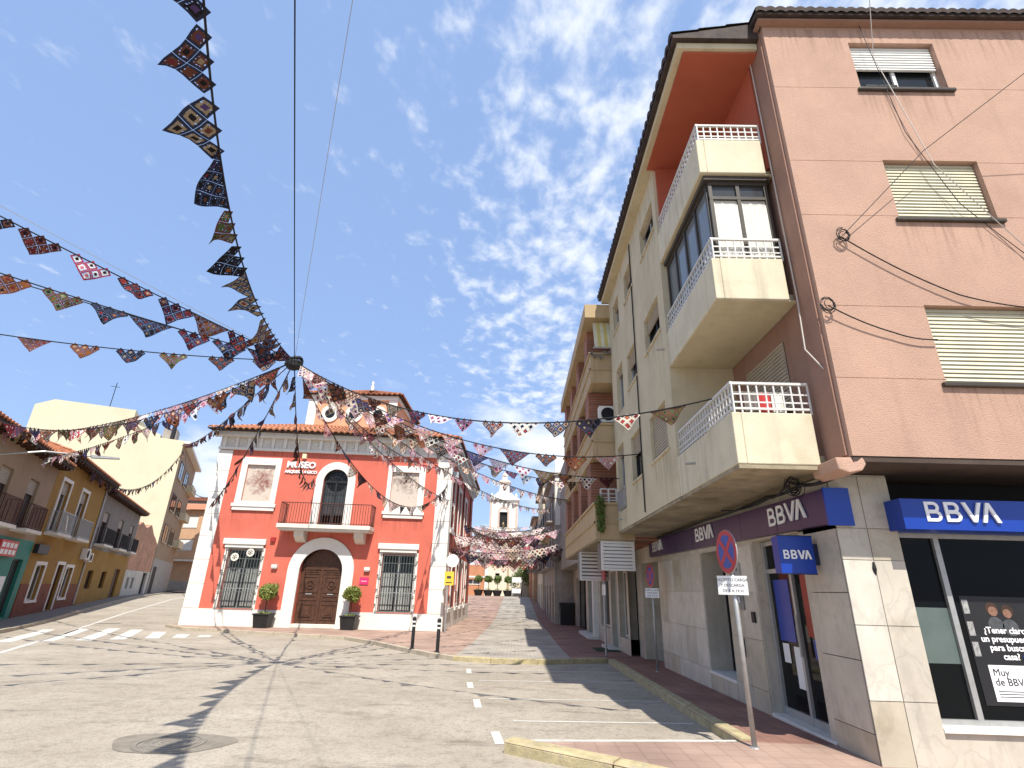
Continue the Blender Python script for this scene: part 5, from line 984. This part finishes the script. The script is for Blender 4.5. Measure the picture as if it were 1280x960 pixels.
# ochre house
ops = [(2.1, 3.5, 3.7, 6.1), (5.7, 7.1, 3.7, 6.1), (2.2, 3.5, .6, 2.15), (5.5, 6.6, .05, 2.25), (7.2, 8.5, .6, 2.15)]
t = lhouse('ochre two-storey house with white window surrounds and brown base', .92, 10.98, 7.1, m_ochre, ops, None)
for i, o in enumerate(ops): window(t, FL, *o, .15, m_wood if i == 3 else m_white, m_wood if i == 3 else m_glass2, 2, .25 if i < 2 else 0, m_shutd, sill=False); surround(t, *o[:4], bot=i != 3)
balcony(t, 1.7, 4.0, 3.62, mat=m_galv); balcony(t, 5.2, 7.7, 3.62, mat=m_galv)
for a, c, z1 in ((.95, 2.03, 1.3), (2.03, 3.67, .45), (3.67, 5.33, 1.3), (6.77, 7.03, 1.3), (7.03, 8.67, .45), (8.67, 10.95, 1.3)): box('plinth', m_brownp, t, FL, a, c, 0, .03, -.3, z1)
ac(FL, 9.2, .02, 2.65, 'larger white air conditioner on the ochre house wall', .85, .6); ac(FL, 10.25, .02, 2.55, 'smaller white air conditioner on the ochre house wall', .65, .5)
MB().tube([FL(10.6, .06, .2), FL(10.6, .06, 6.9)], .05, 6).build('downpipe', m_galv, t)
# grey and ochre house
ops = [(12.0, 13.6, 3.75, 5.7), (17.0, 18.6, 3.75, 5.7), (21.6, 23, 3.75, 5.7), (12.2, 13.7, 1.0, 2.1), (16.1, 17.6, 1.0, 2.1), (20.2, 22.2, .15, 2.35)]
t = lhouse('grey-topped house with ochre ground floor and three dark balconies', 11, 24.5, 6.75, m_greyr, ops, m_ochre, 3.35)
for i, o in enumerate(ops): window(t, FL, *o, .15, m_wood, m_wood if i == 5 else m_glass, 2, .3 if i < 3 else 0, m_shutd, sill=False)
for o in ops[:3]: balcony(t, o[0] - .5, o[1] + .6, 3.68)
# half ruined brick house
t = thing('terrace_house', FL(30, -3, gl(28)), 'half ruined low house of bare orange brick with whitewashed base', 'building')
prof = [(24.55, 5.9), (26.5, 6.4), (29, 6.1), (31.5, 6.6), (34, 5.9), (36.0, 5.6), (37.9, 5.2)]
mb = MB()
for (a, za), (c, zc) in zip(prof, prof[1:]): mb.hexa([FL(a, -3, 2.4), FL(c, -3, 2.4), FL(c, 0, 2.4), FL(a, 0, 2.4), FL(a, -3, za), FL(c, -3, zc), FL(c, 0, zc), FL(a, 0, za)])
mb.build('brick_wall', m_brick2, t)
wall(MB(), FL, 24.55, 37.9, -.4, 2.39, [(26.0, 27.2, .9, 1.8), (28.3, 29.5, .9, 1.8), (33.8, 36.4, .1, 2.3)], .3).box(FL, 24.6, 37.8, -3, -.35, -.4, 2.39).build('whitewashed_wall', M('dirty_whitewash', (.5, .47, .41), .9, .25, 1.5, .2, 30, .4), t)
for o in ((26.0, 27.2, .9, 1.8), (28.3, 29.5, .9, 1.8), (33.8, 36.4, .1, 2.3)): window(t, FL, *o, .2, m_iron, m_dark, 2, sill=False)
# tall pale yellow block
t = thing('apartment_building', FL(45, -7, gl(40)), 'tall pale yellow apartment block showing a blank side wall', 'building')
YS = Fr(FL(38, 0, 0), -FLn, -FLu)     # u runs left from the street corner, n towards the camera
prof = [(0, 16.5), (2.4, 16.55), (2.41, 16.9), (5.3, 17.9), (5.31, 19.3), (12.6, 19.3), (14.1, 18.5)]
pts = [(0, -.6)] + prof + [(14.1, -.6)]
mb = MB().prism([YS(u, 0, z) for u, z in pts], [YS(u, -18, z) for u, z in pts]); mb.build('wall', m_yellowb, t)
fo = [(o_, o_ + 3.6, z, z + 1.9) for z in (12.6, 9.0, 5.6) for o_ in (39.6, 45.5)]
F5 = Fr(FL(0, .02, 0), FLu, FLn); wall(MB(), F5, 38.0, 56, 3.8, 16.5, fo, .0).build('street_wall', m_beige, t)
for o in fo: o2 = window(t, Fr(FL(0, .14, 0), FLu, FLn), *o, .06, m_bronze, m_glass, 2, random.choice((.0, .3)), m_shutd, sill=True)
for z in (12.6, 9.0, 5.6): MB().box(FL, 50.5, 56, .02, .7, z, z + .9).build('balcony', m_cream, t)
box('ground_floor', m_greyc, t, FL, 38.02, 56, .0, .06, -.4, 3.8); box('shop_opening', m_dark, t, FL, 39, 41.5, .061, .07, .1, 3.0)
box('roof_room', m_greyc, t, YS, 1.0, 2.3, -3, -.5, 16.55, 17.9); MB().tube([YS(1.3, -.4, 16.5), YS(1.3, -.4, 19.3)], .22, 8).build('flue', m_iron, t)
box('cornice', m_stone, t, FL, 38, 56.2, .02, .7, 16.2, 16.5)
for i in range(1): MB().tube([YS(8.5 + i * 2, -3, 19.3), YS(8.5 + i * 2, -3, 23)], .04, 4).tube([YS(8.1 + i * 2, -3, 22.5), YS(9 + i * 2, -3, 22.5)], .03, 4).build('aerial', m_iron, t)
# distant tan house
t = thing('terrace_house', (-48.5, 83, .3), 'distant tan house with white shutters between yellow block and museum', 'building'); DF = Fr((0, 80, 0), (1, 0, 0), (0, -1, 0))
ops = [(-49.5, -47.35, 9.0, 10.7), (-49.5, -47.35, 5.8, 7.4), (-45.5, -43.4, 9, 10.7), (-45.5, -43.4, 5.8, 7.4)]
wall(MB(), DF, -53, -38, -.3, 11.6, ops, .3).box(DF, -53, -38, -10, -.35, -.3, 11.6).build('wall', m_tanh, t)
for o in ops: window(t, DF, *o, .15, m_white, m_glass, 2, .95, m_shutw)
box('balcony', m_stone, t, DF, -53, -38, .0, .8, 4.3, 4.55); box('base', m_greyc, t, DF, -53, -38, 0, .06, -.3, 1.7)
MB().poly([DF(-53.4, .6, 11.61), DF(-37.6, .6, 11.61), DF(-37.6, -5, 13.2), DF(-53.4, -5, 13.2)]).poly([DF(-53.4, -10.4, 11.6), DF(-37.6, -10.4, 11.6), DF(-37.6, -5, 13.2), DF(-53.4, -5, 13.2)]).build('roof', m_tile, t)
t = thing('apartment_building', (-60, 100, .3), 'far grey rooftop block peeping above the distant tan house', 'building'); box('wall', m_greyr, t, ID, -64, -52, 96, 106, 0, 15.2); box('roof_parapet', m_brownp, t, ID, -64.3, -51.7, 95.7, 106.3, 15.2, 15.8)
# street lamp arm on left house
lm = thing('street_lamp', FL(-6, .1, 6.0), 'grey street lamp on a long arm above the beige house', 'lamp')
MB().tube([FL(-6, 0, 5.7), FL(-5.6, 1.2, 6.05), FL(-5.0, 2.6, 6.15)], .035, 6).build('arm', m_galv, lm); MB().lathe((0, 0, 0), [(.02, 0), (.12, .02), (.12, .1), (.03, .14)], 10)
MB().prism([FL(-5.1, 2.5, 6.08), FL(-4.9, 2.5, 6.08), FL(-4.8, 3.4, 6.16), FL(-5.0, 3.4, 6.16)], [FL(-5.1, 2.5, 6.2), FL(-4.9, 2.5, 6.2), FL(-4.8, 3.4, 6.22), FL(-5.0, 3.4, 6.22)]).build('head', m_galv, lm)

# ------------------------------------------------------------------ street furniture
def round_sign(x, y, label, ang, zt, h=1.84, lean=0.0, plate=True):
    z0 = gz(x, y) + .1; t = thing('no_parking_sign', (x, y, z0), label, 'sign'); ln_ = Vector((lean, 0, 1))
    P = lambda z: Vector((x, y, z0)) + ln_ * (z - z0)
    MB().tube([P(z0 - .02), P(zt + .2)], .028, 10).build('post', m_galv, t, smooth=True); MB().lathe((x, y, z0 - .01), [(.06, 0), (.05, .02)], 10).build('base_plate', m_galv, t)
    u = Vector((math.cos(ang), math.sin(ang), 0)); n = Vector((math.sin(ang), -math.cos(ang), 0)); F = Fr(P(zt) - Vector((0, 0, zt)) + n * .035, u, n)
    d = MB().disc(F, 0, zt, .255, -.006, .006, 32).build('disc', m_galv, t)
    MB().ring(F, 0, zt, .195, .25, .0065, .009, k=32).build('red_border', m_signred, d); MB().disc(F, 0, zt, .195, .0062, .008, 32).build('blue_field', m_signblue, d)
    for k, s in enumerate((1, -1) if plate else (1,)):
        a = R(45 * s); c_, s_2 = math.cos(a), math.sin(a); q = [(-.195, -.03), (.195, -.03), (.195, .03), (-.195, .03)]
        pts = [(p[0] * c_ - p[1] * s_2, zt + p[0] * s_2 + p[1] * c_) for p in q]; MB().prism([F(a_, .008 + .0008 * k, b2) for a_, b2 in pts], [F(a_, .0095 + .0008 * k, b2) for a_, b2 in pts]).build('red_bar', m_signred, d)
    a2 = ang + R(48); u = Vector((math.cos(a2), math.sin(a2), 0)); n = Vector((math.sin(a2), -math.cos(a2), 0)); F = Fr(P(zt) - Vector((0, 0, zt)) + n * .035, u, n)
    pz = zt - .38; p = MB().box(F, -.17, .17, -.006, .006, pz - .105, pz + .105).build('notice_plate', m_paper, t)
    for i, l in enumerate(('EXCEPTO CARGA', 'Y DESCARGA', 'DE 8 A 14 H')): text(l, .045, F, 0, .0065, pz + .045 - i * .06, m_ink, p, align='CENTER', ext=.0008)
    return t
round_sign(2.60, 6.72, 'faded no-parking sign with white plate on leaning post by the kerb end', R(-84), 2.11, lean=-.012)
round_sign(3.22, 13.4, 'darker no-parking sign close to the marble wall further back', R(-82), 2.02)
fp = thing('street_sign', (2.62, 16.9, gz(2.6, 16.9) + .1), 'narrow sign post seen edge-on near the louvred boxes', 'sign')
zb0 = gz(2.6, 16.9) + .1
MB().tube([(2.62, 16.9, zb0 - .02), (2.62, 16.9, 2.55)], .03, 8).build('post', m_galv, fp); MB().box(ID, 2.60, 2.625, 16.55, 17.2, 1.95, 2.5).build('plate', m_signred, fp); MB().box(ID, 2.60, 2.625, 16.6, 17.15, 1.55, 1.85).build('plate', m_paper, fp)
def bollard(x, y, label):
    z = gz(x, y) + (.1 if y > 15.6 else .1); t = thing('bollard', (x, y, z), label, 'bollard', 'black bollards at the kerb')
    MB().lathe((x, y, z - .01), [(.075, 0), (.075, .03), (.05, .04), (.05, .78), (.058, .79), (.058, .84), (.05, .85), (.03, .88)], 14).build('post', m_iron, t, smooth=False)
    for zz_ in (.60, .71): MB().lathe((x, y, z + zz_), [(.0515, 0), (.0515, .045)], 14).build('white_band', m_paper, t)
bollard(-2.98, 17.05, 'left one of two slim black bollards with white bands'); bollard(-2.13, 16.2, 'right one of two slim black bollards with white bands')
ms = thing('street_sign', (-2.92, 24.2, -.1), 'white round sign with small yellow plate at the museum corner', 'sign')
MB().tube([(-2.92, 24.2, -.12), (-2.92, 24.2, 3.0)], .035, 8).build('post', m_galv, ms); SF2 = Fr((-2.9, 24.15, 0), (1, 0, 0), (0, -1, 0)); MB().disc(SF2, .12, 2.75, .27, 0, .02, 24).build('disc', m_paper, ms); p = MB().box(SF2, -.18, .22, 0, .02, 1.75, 2.3).build('plate', m_yel, ms)
MB().box(SF2, -.08, .1, .02, .024, 2.02, 2.12).box(SF2, -.12, .14, .02, .024, 1.84, 1.88).build('pictogram', m_ink, p)

# ------------------------------------------------------------------ bunting
def crochet(name, border, pal, hole=.0):
    m = bpy.data.materials.new(name); m.use_nodes = True; t = m.node_tree; b = t.nodes['Principled BSDF']; b.inputs['Roughness'].default_value = .95; b.inputs['Specular IOR Level'].default_value = .1
    N = t.nodes.new; L = t.links.new
    uv = N('ShaderNodeUVMap'); oi = N('ShaderNodeObjectInfo')
    fr = N('ShaderNodeVectorMath'); fr.operation = 'FRACTION'; L(uv.outputs[0], fr.inputs[0]); flr = N('ShaderNodeVectorMath'); flr.operation = 'FLOOR'; L(uv.outputs[0], flr.inputs[0])
    sb_ = N('ShaderNodeVectorMath'); sb_.operation = 'SUBTRACT'; L(fr.outputs[0], sb_.inputs[0]); sb_.inputs[1].default_value = (.5, .5, 0); ab = N('ShaderNodeVectorMath'); ab.operation = 'ABSOLUTE'; L(sb_.outputs[0], ab.inputs[0])
    s = N('ShaderNodeSeparateXYZ'); L(ab.outputs[0], s.inputs[0]); mxn = N('ShaderNodeMath'); mxn.operation = 'MAXIMUM'; L(s.outputs[0], mxn.inputs[0]); L(s.outputs[1], mxn.inputs[1])
    ns = N('ShaderNodeTexNoise'); ns.inputs['Scale'].default_value = 9; L(uv.outputs[0], ns.inputs[0]); ma = N('ShaderNodeMath'); ma.operation = 'MULTIPLY_ADD'; L(ns.outputs[0], ma.inputs[0]); ma.inputs[1].default_value = .09; L(mxn.outputs[0], ma.inputs[2])
    cmb = N('ShaderNodeCombineXYZ'); sf = N('ShaderNodeSeparateXYZ'); L(flr.outputs[0], sf.inputs[0])
    def noisecol(mult, seed, use_cell):
        w_ = N('ShaderNodeTexWhiteNoise'); w_.noise_dimensions = '3D'; c = N('ShaderNodeCombineXYZ')
        if use_cell: L(sf.outputs[0], c.inputs[0]); L(sf.outputs[1], c.inputs[1])
        q = N('ShaderNodeMath'); q.operation = 'MULTIPLY_ADD'; L(oi.outputs['Random'], q.inputs[0]); q.inputs[1].default_value = mult; q.inputs[2].default_value = seed; L(q.outputs[0], c.inputs[2]); L(c.outputs[0], w_.inputs[0])
        r = N('ShaderNodeValToRGB'); r.color_ramp.interpolation = 'CONSTANT'; L(w_.outputs[0], r.inputs[0]); el_ = r.color_ramp.elements
        while len(el_) < len(pal): el_.new(.5)
        for i, p in enumerate(pal): el_[i].position = i / len(pal); el_[i].color = tuple(p) + (1,)
        return r.outputs[0]
    def mix(lo, a, c):
        g_ = N('ShaderNodeMath'); g_.operation = 'GREATER_THAN'; L(ma.outputs[0], g_.inputs[0]); g_.inputs[1].default_value = lo; x = N('ShaderNodeMix'); x.data_type = 'RGBA'; L(g_.outputs[0], x.inputs[0]); L(a, x.inputs[6])
        if isinstance(c, tuple): x.inputs[7].default_value = c + (1,)
        else: L(c, x.inputs[7])
        return x.outputs[2]
    c1 = noisecol(91.7, 3.1, True); c2 = noisecol(57.3, 8.2, False); o = mix(.21, c1, c2); o = mix(.37, o, border); L(o, b.inputs['Base Color'])
    bp = N('ShaderNodeBump'); bp.inputs['Strength'].default_value = .6; bp.inputs['Distance'].default_value = .01; n4 = N('ShaderNodeTexNoise'); n4.inputs['Scale'].default_value = 14; L(uv.outputs[0], n4.inputs[0]); L(n4.outputs[0], bp.inputs['Height']); L(bp.outputs[0], b.inputs['Normal'])
    tr_ = N('ShaderNodeBsdfTranslucent'); L(o, tr_.inputs[0]); ms_ = N('ShaderNodeMixShader'); ms_.inputs[0].default_value = .12; L(b.outputs[0], ms_.inputs[1]); L(tr_.outputs[0], ms_.inputs[2])
    
    n5 = N('ShaderNodeTexNoise'); n5.inputs['Scale'].default_value = 7; L(uv.outputs[0], n5.inputs[0])
    def cmp(sock, op, val):
        g_ = N('ShaderNodeMath'); g_.operation = op; L(sock, g_.inputs[0]); g_.inputs[1].default_value = val; return g_.outputs[0]
    def both(a_, b_):
        g_ = N('ShaderNodeMath'); g_.operation = 'MULTIPLY'; L(a_, g_.inputs[0]); L(b_, g_.inputs[1]); return g_.outputs[0]
    ringm = both(cmp(ma.outputs[0], 'GREATER_THAN', .29), cmp(ma.outputs[0], 'LESS_THAN', .40)); msk = both(ringm, cmp(n5.outputs[0], 'GREATER_THAN', 1 - hole))
    tp = N('ShaderNodeBsdfTransparent'); mh_ = N('ShaderNodeMixShader'); L(msk, mh_.inputs[0]); L(ms_.outputs[0], mh_.inputs[1]); L(tp.outputs[0], mh_.inputs[2])
    out = t.nodes['Material Output']; L(mh_.outputs[0], out.inputs[0]); return m
blk, nav, crm, wht, tan = (.018, .016, .02), (.03, .035, .07), (.66, .59, .48), (.76, .74, .70), (.30, .24, .17)
rd, pnk, org, grn, vio, brn = (.34, .04, .04), (.55, .17, .24), (.42, .15, .05), (.08, .12, .05), (.13, .08, .26), (.13, .05, .035)
CR = {'d': [crochet('crochet_dark', blk, [(.2, .03, .03), tan, brn, (.25, .09, .03), nav, blk], .40), crochet('crochet_navy', nav, [(.16, .03, .04), tan, (.08, .05, .16), blk, brn], .40), crochet('crochet_brown', brn, [tan, (.22, .08, .03), (.16, .03, .03), blk, grn], .40)],  # dark yarns, colours dimmed further for pennants hanging against the light
      'r': [crochet('crochet_red', (.36, .04, .06), [wht, blk, pnk, crm], .52), crochet('crochet_rust', (.15, .05, .03), [org, crm, blk, rd], .52)],
      'l': [crochet('crochet_white', wht, [rd, blk, pnk, nav, crm], .62), crochet('crochet_cream', crm, [rd, vio, blk, org], .62), crochet('crochet_pink', (.60, .33, .36), [wht, rd, crm, vio], .62)]}
def flag_mesh(mat, rows, seed, fill):
    """stepped (or filled) triangle of crochet squares, right angle hanging down, limp and curled"""
    rnd = random.Random(seed); v, f, uv = [], [], []; q = 1 / math.sqrt(2) * 3 / rows; top = (rows + (.95 if fill else .55)) * q; th = .006
    k1, k2, p1, p2 = rnd.uniform(1.2, 2.4), rnd.uniform(1.5, 3), rnd.random() * 6, rnd.random() * 6
    def P(a, c, y):
        x = (c - a) * q; z = (a + c) * q - top; d = max(0, -z)
        return (x * (1 - .05 * d), y + d * (.16 * math.sin(k1 * x + p1) + .08 * math.sin(k2 * z + p2)) + .05 * d * d, z + .05 * math.sin(3 * x + p2) * d)
    def cell(cs):
        k = len(v); n = len(cs)
        v.extend(P(a, c, -th) for a, c in cs); v.extend(P(a, c, th) for a, c in cs)
        f.append(tuple(range(k, k + n))); uv.append(cs); f.append(tuple(k + n + m_ for m_ in reversed(range(n)))); uv.append(cs[::-1])
    e = .015
    for i in range(rows + 1):
        for j in range(rows + 1 - i):
            if i + j == rows:
                if fill and i > 0 and j > 0:
                    pass
                if fill: cell([(i + e, j + e), (i + e, j + 1 - 2 * e), (i + 1 - 2 * e, j + e)])
                continue
            for a in (0, .5):
                for c in (0, .5):
                    a0, a1 = i + (e if a == 0 else .5), i + (.5 if a == 0 else 1 - e); c0, c1 = j + (e if c == 0 else .5), j + (.5 if c == 0 else 1 - e)
                    cell([(a0, c0), (a0, c1), (a1, c1), (a1, c0)])
    me = bpy.data.meshes.new('pennant'); me.from_pydata(v, [], f); ul = me.uv_layers.new()
    for p, u_ in zip(me.polygons, uv):
        for li, c in zip(p.loop_indices, u_): ul.data[li].uv = (c[0] + seed * 7, c[1] + seed * 3)
    me.materials.append(mat); return me
FM = {k: [flag_mesh(m, r_, i * 5 + x_, (x_ % 2 == 0) if k != 'd' else x_ == 2) for i, m in enumerate(ms_) for x_, r_ in enumerate((3, 3, 4, 3))] for k, ms_ in CR.items()}
WA = -52
NODE = Vector((-4.68, 9.95, 5.9))
def string_pts(a, c, sag, n=40, bow=(0, 0)):
    a, c = Vector(a), Vector(c); out = []
    for i in range(n + 1): t = i / n; p = a.lerp(c, t); k4 = 4 * t * (1 - t); p += Vector((bow[0] * k4, bow[1] * k4, -sag * k4)); out.append(p)
    return out
def garland(a, c, sag, label, pal='d', size=.135, gap=1.12, group=None, t0=.035, t1=.99, swing=16, name='bunting_garland', bow=(0, 0), wind=0):
    pts = string_pts(a, c, sag, 40, bow); a = Vector(a); o = MB().tube(pts, .011, 4).build(name, m_cable, None, origin=pts[0]); tag(o, label, 'bunting', group)
    cum = [0]
    for p, q in zip(pts, pts[1:]): cum.append(cum[-1] + (q - p).length)
    Lt = cum[-1]; s = Lt * t0 + size * 2
    while s < Lt * t1:
        i = max(k for k in range(len(cum)) if cum[k] <= s); i = min(i, len(pts) - 2); p = pts[i].lerp(pts[i + 1], (s - cum[i]) / max(1e-6, cum[i + 1] - cum[i]))
        T = (pts[i + 1] - pts[i]).normalized(); me = random.choice(FM[pal if isinstance(pal, str) and len(pal) == 1 else random.choice(pal)])
        Z = (Vector((0, 0, 1)) - T * T.z).normalized(); Z.rotate(Matrix.Rotation(R(wind + random.gauss(0, swing)), 3, T)); Y = Z.cross(T)
        sz = size * random.uniform(.88, 1.1); m = Matrix(((T.x, Y.x, Z.x, p.x), (T.y, Y.y, Z.y, p.y), (T.z, Y.z, Z.z, p.z), (0, 0, 0, 1))) @ Matrix.Diagonal((sz * random.choice((-1, 1)), sz * random.choice((-1, 1)), sz, 1))
        f = bpy.data.objects.new('pennant', me); COL.objects.link(f); f.parent = o; f.matrix_local = Matrix.Translation(-pts[0]) @ m
        s += size * 3 * 1.414 * gap * random.uniform(.93, 1.12)
    return o
G = 'bunting strings radiating from the hub'
garland(NODE, (-.7, -1.0, 6.9), .75, 'bunting string running overhead towards the top edge of the view', 'd', .165, .95, G, bow=(-.56, 0), wind=WA)

garland(NODE, (-9.7, 1.8, 6.75), .12, 'highest of the bunting strings going left from the hub', 'ddr', .14, 1.0, G)
garland(NODE, (-11.4, 3.85, 6.35), .18, 'second highest bunting string going left, below the green wire', 'd', .14, 1.05, G)
garland(NODE, (-14.1, 6.95, 6.1), .35, 'third bunting string going left with small spaced dark pennants', 'd', .11, 1.6, G)
garland(NODE, FL(-7, .3, 6.35), .55, 'bunting string from the hub to the beige house eave on the left', 'dlr', .15, 1.05, G)
garland(NODE, FL(-2.5, .3, 6.3), .35, 'bunting string from the hub to the beige house near the ochre one', 'dl', .15, 1.05, G)
garland(NODE, FL(-10, .3, 6.4), 1.1, 'lowest drooping bunting string from the hub to the beige house', 'dr', .15, 1.05, G)
garland(NODE, FL(38, .1, 16.2), .6, 'bunting string from the hub back to the pale yellow block corner', 'd', .16, 1.0, G)
garland(NODE, (-13.85, 24.1, 4.95), .5, 'bunting string from the hub down to the left museum corner', 'd', .13, 1.25, G)
garland(NODE, (-9.5, 24.45, 6.3), 1.15, 'drooping bunting string from the hub to the museum lettering', 'd', .13, 1.2, G)
garland(NODE, (-3.3, 24.9, 6.2), 1.9, 'deeply sagging bunting string across the museum balcony window front', 'dl', .13, 1.15, G)
garland(NODE, (-3.25, 24.9, 7.0), .7, 'bunting string from the hub to the top of the right museum corner', 'lr', .115, 1.1, G)
garland(NODE, (-3.1, 26.5, 5.6), .5, 'bunting string from the hub to the museum side wall', 'l', .115, 1.1, G)
garland(NODE, (1.9, 20.5, 4.9), .55, 'bunting string from the hub to the far end of the brick block', 'l', .11, 1.15, G)
garland(NODE, (1.9, 15.5, 4.6), .6, 'bunting string from the hub to the middle of the brick block', 'ld', .11, 1.15, G)
garland(NODE, (2.48, 13.0, 4.25), .62, 'bunting string from the hub to the far end of the cream side wall', 'dl', .105, 1.2, G)
garland(NODE, (2.48, 10.7, 4.3), .7, 'bunting string from the hub to the windows of the cream side wall', 'dl', .115, 1.25, G)
garland(NODE, (2.5, 6.5, 4.0), .75, 'bunting string from the hub to the lowest lattice-railed balcony', 'dlr', .095, 1.25, G)
garland(NODE, (2.2, 34, 6.5), .9, 'bunting string from the hub to the grey end wall', 'l', .13, 1.1, G)
garland(FL(3.5, .4, 7.1), FL(38, .2, 15.5), 2.6, 'bunting string from the ochre house up to the yellow block', 'd', .2, 1.05)
GF_ = 'bunting strings crossing the far street'
for i in range(36):
    y = 26.2 + i * .88 + random.uniform(-.3, .3); z0 = 1.6 + y * random.uniform(.055, .112); z1 = z0 + random.uniform(-.5, .4)
    x1 = 1.9 if y < 33 else 2.2
    if y > 52: x1 = 1.7
    xl = -3.1 if y < 37 else -3.6
    z0, z1 = max(3.4, min(7.6, z0)), max(3.4, min(7.4, z1))
    garland((xl, y, z0), (x1, y + random.uniform(-1.5, 1.5), z1), random.uniform(.25, .6), 'one of the many crochet bunting strings crossing the far narrow street', 'lllr' if i % 6 else 'd', .165, .93, GF_, 0, 1, 24)
hb = thing('bunting_hub', NODE, 'dark knotted hub hanging in mid-air where the bunting strings meet', 'hub')
b = MB()
for k in range(5):
    r_, h_ = random.uniform(.11, .16), random.uniform(-.12, .03); b.tube([NODE + Vector((r_ * math.cos(t * .52), r_ * .9 * math.sin(t * .52), h_ + .03 * math.sin(t + k))) for t in range(13)], .035, 6)
b.build('cloth_ring', m_iron, hb, smooth=True); MB().lathe(NODE + Vector((0, 0, -.2)), [(.05, 0), (.14, .05), (.17, .14), (.1, .22), (.03, .3)], 12).build('core', m_dark, hb, smooth=True)
cable('support_cable', 'black cable rising straight up from the bunting hub to the top edge', [NODE, (-.95, 0, 7.0)], .008, m_cable, .02, n=30)
cable('support_cable', 'thinner grey cable rising from the bunting hub towards the upper right', [NODE, (.1, -.6, 7.6)], .004, m_galv, .02, n=30)
cable('support_cable', 'dark green wire running left from the bunting hub', [NODE, (-8.3, 6.9, 5.95), (-11.9, 3.85, 6.05)], .010, m_cable, .02, n=20)
cable('support_cable', 'thin grey wire above the highest left bunting string', [NODE, (-7.4, 5.85, 6.45), (-9.9, 1.8, 6.9)], .005, m_galv, .02, n=20)
cable('support_cable', 'black wire from the bunting hub down left to the yellow block', [NODE, FL(38, .1, 15.9)], .012, m_cable, .5, n=40)
cable('overhead_wire', 'overhead wire sagging from the yellow block to the museum corner', [FL(38.5, .3, 15.5), (-13.9, 24.15, 5.2)], .02, m_cable, 1.5, n=40)
cable('overhead_wire', 'overhead wire crossing the street before the church tower', [(-3.1, 30, 6.9), (2.2, 36, 6.6)], .012, m_cable, .2, n=20)
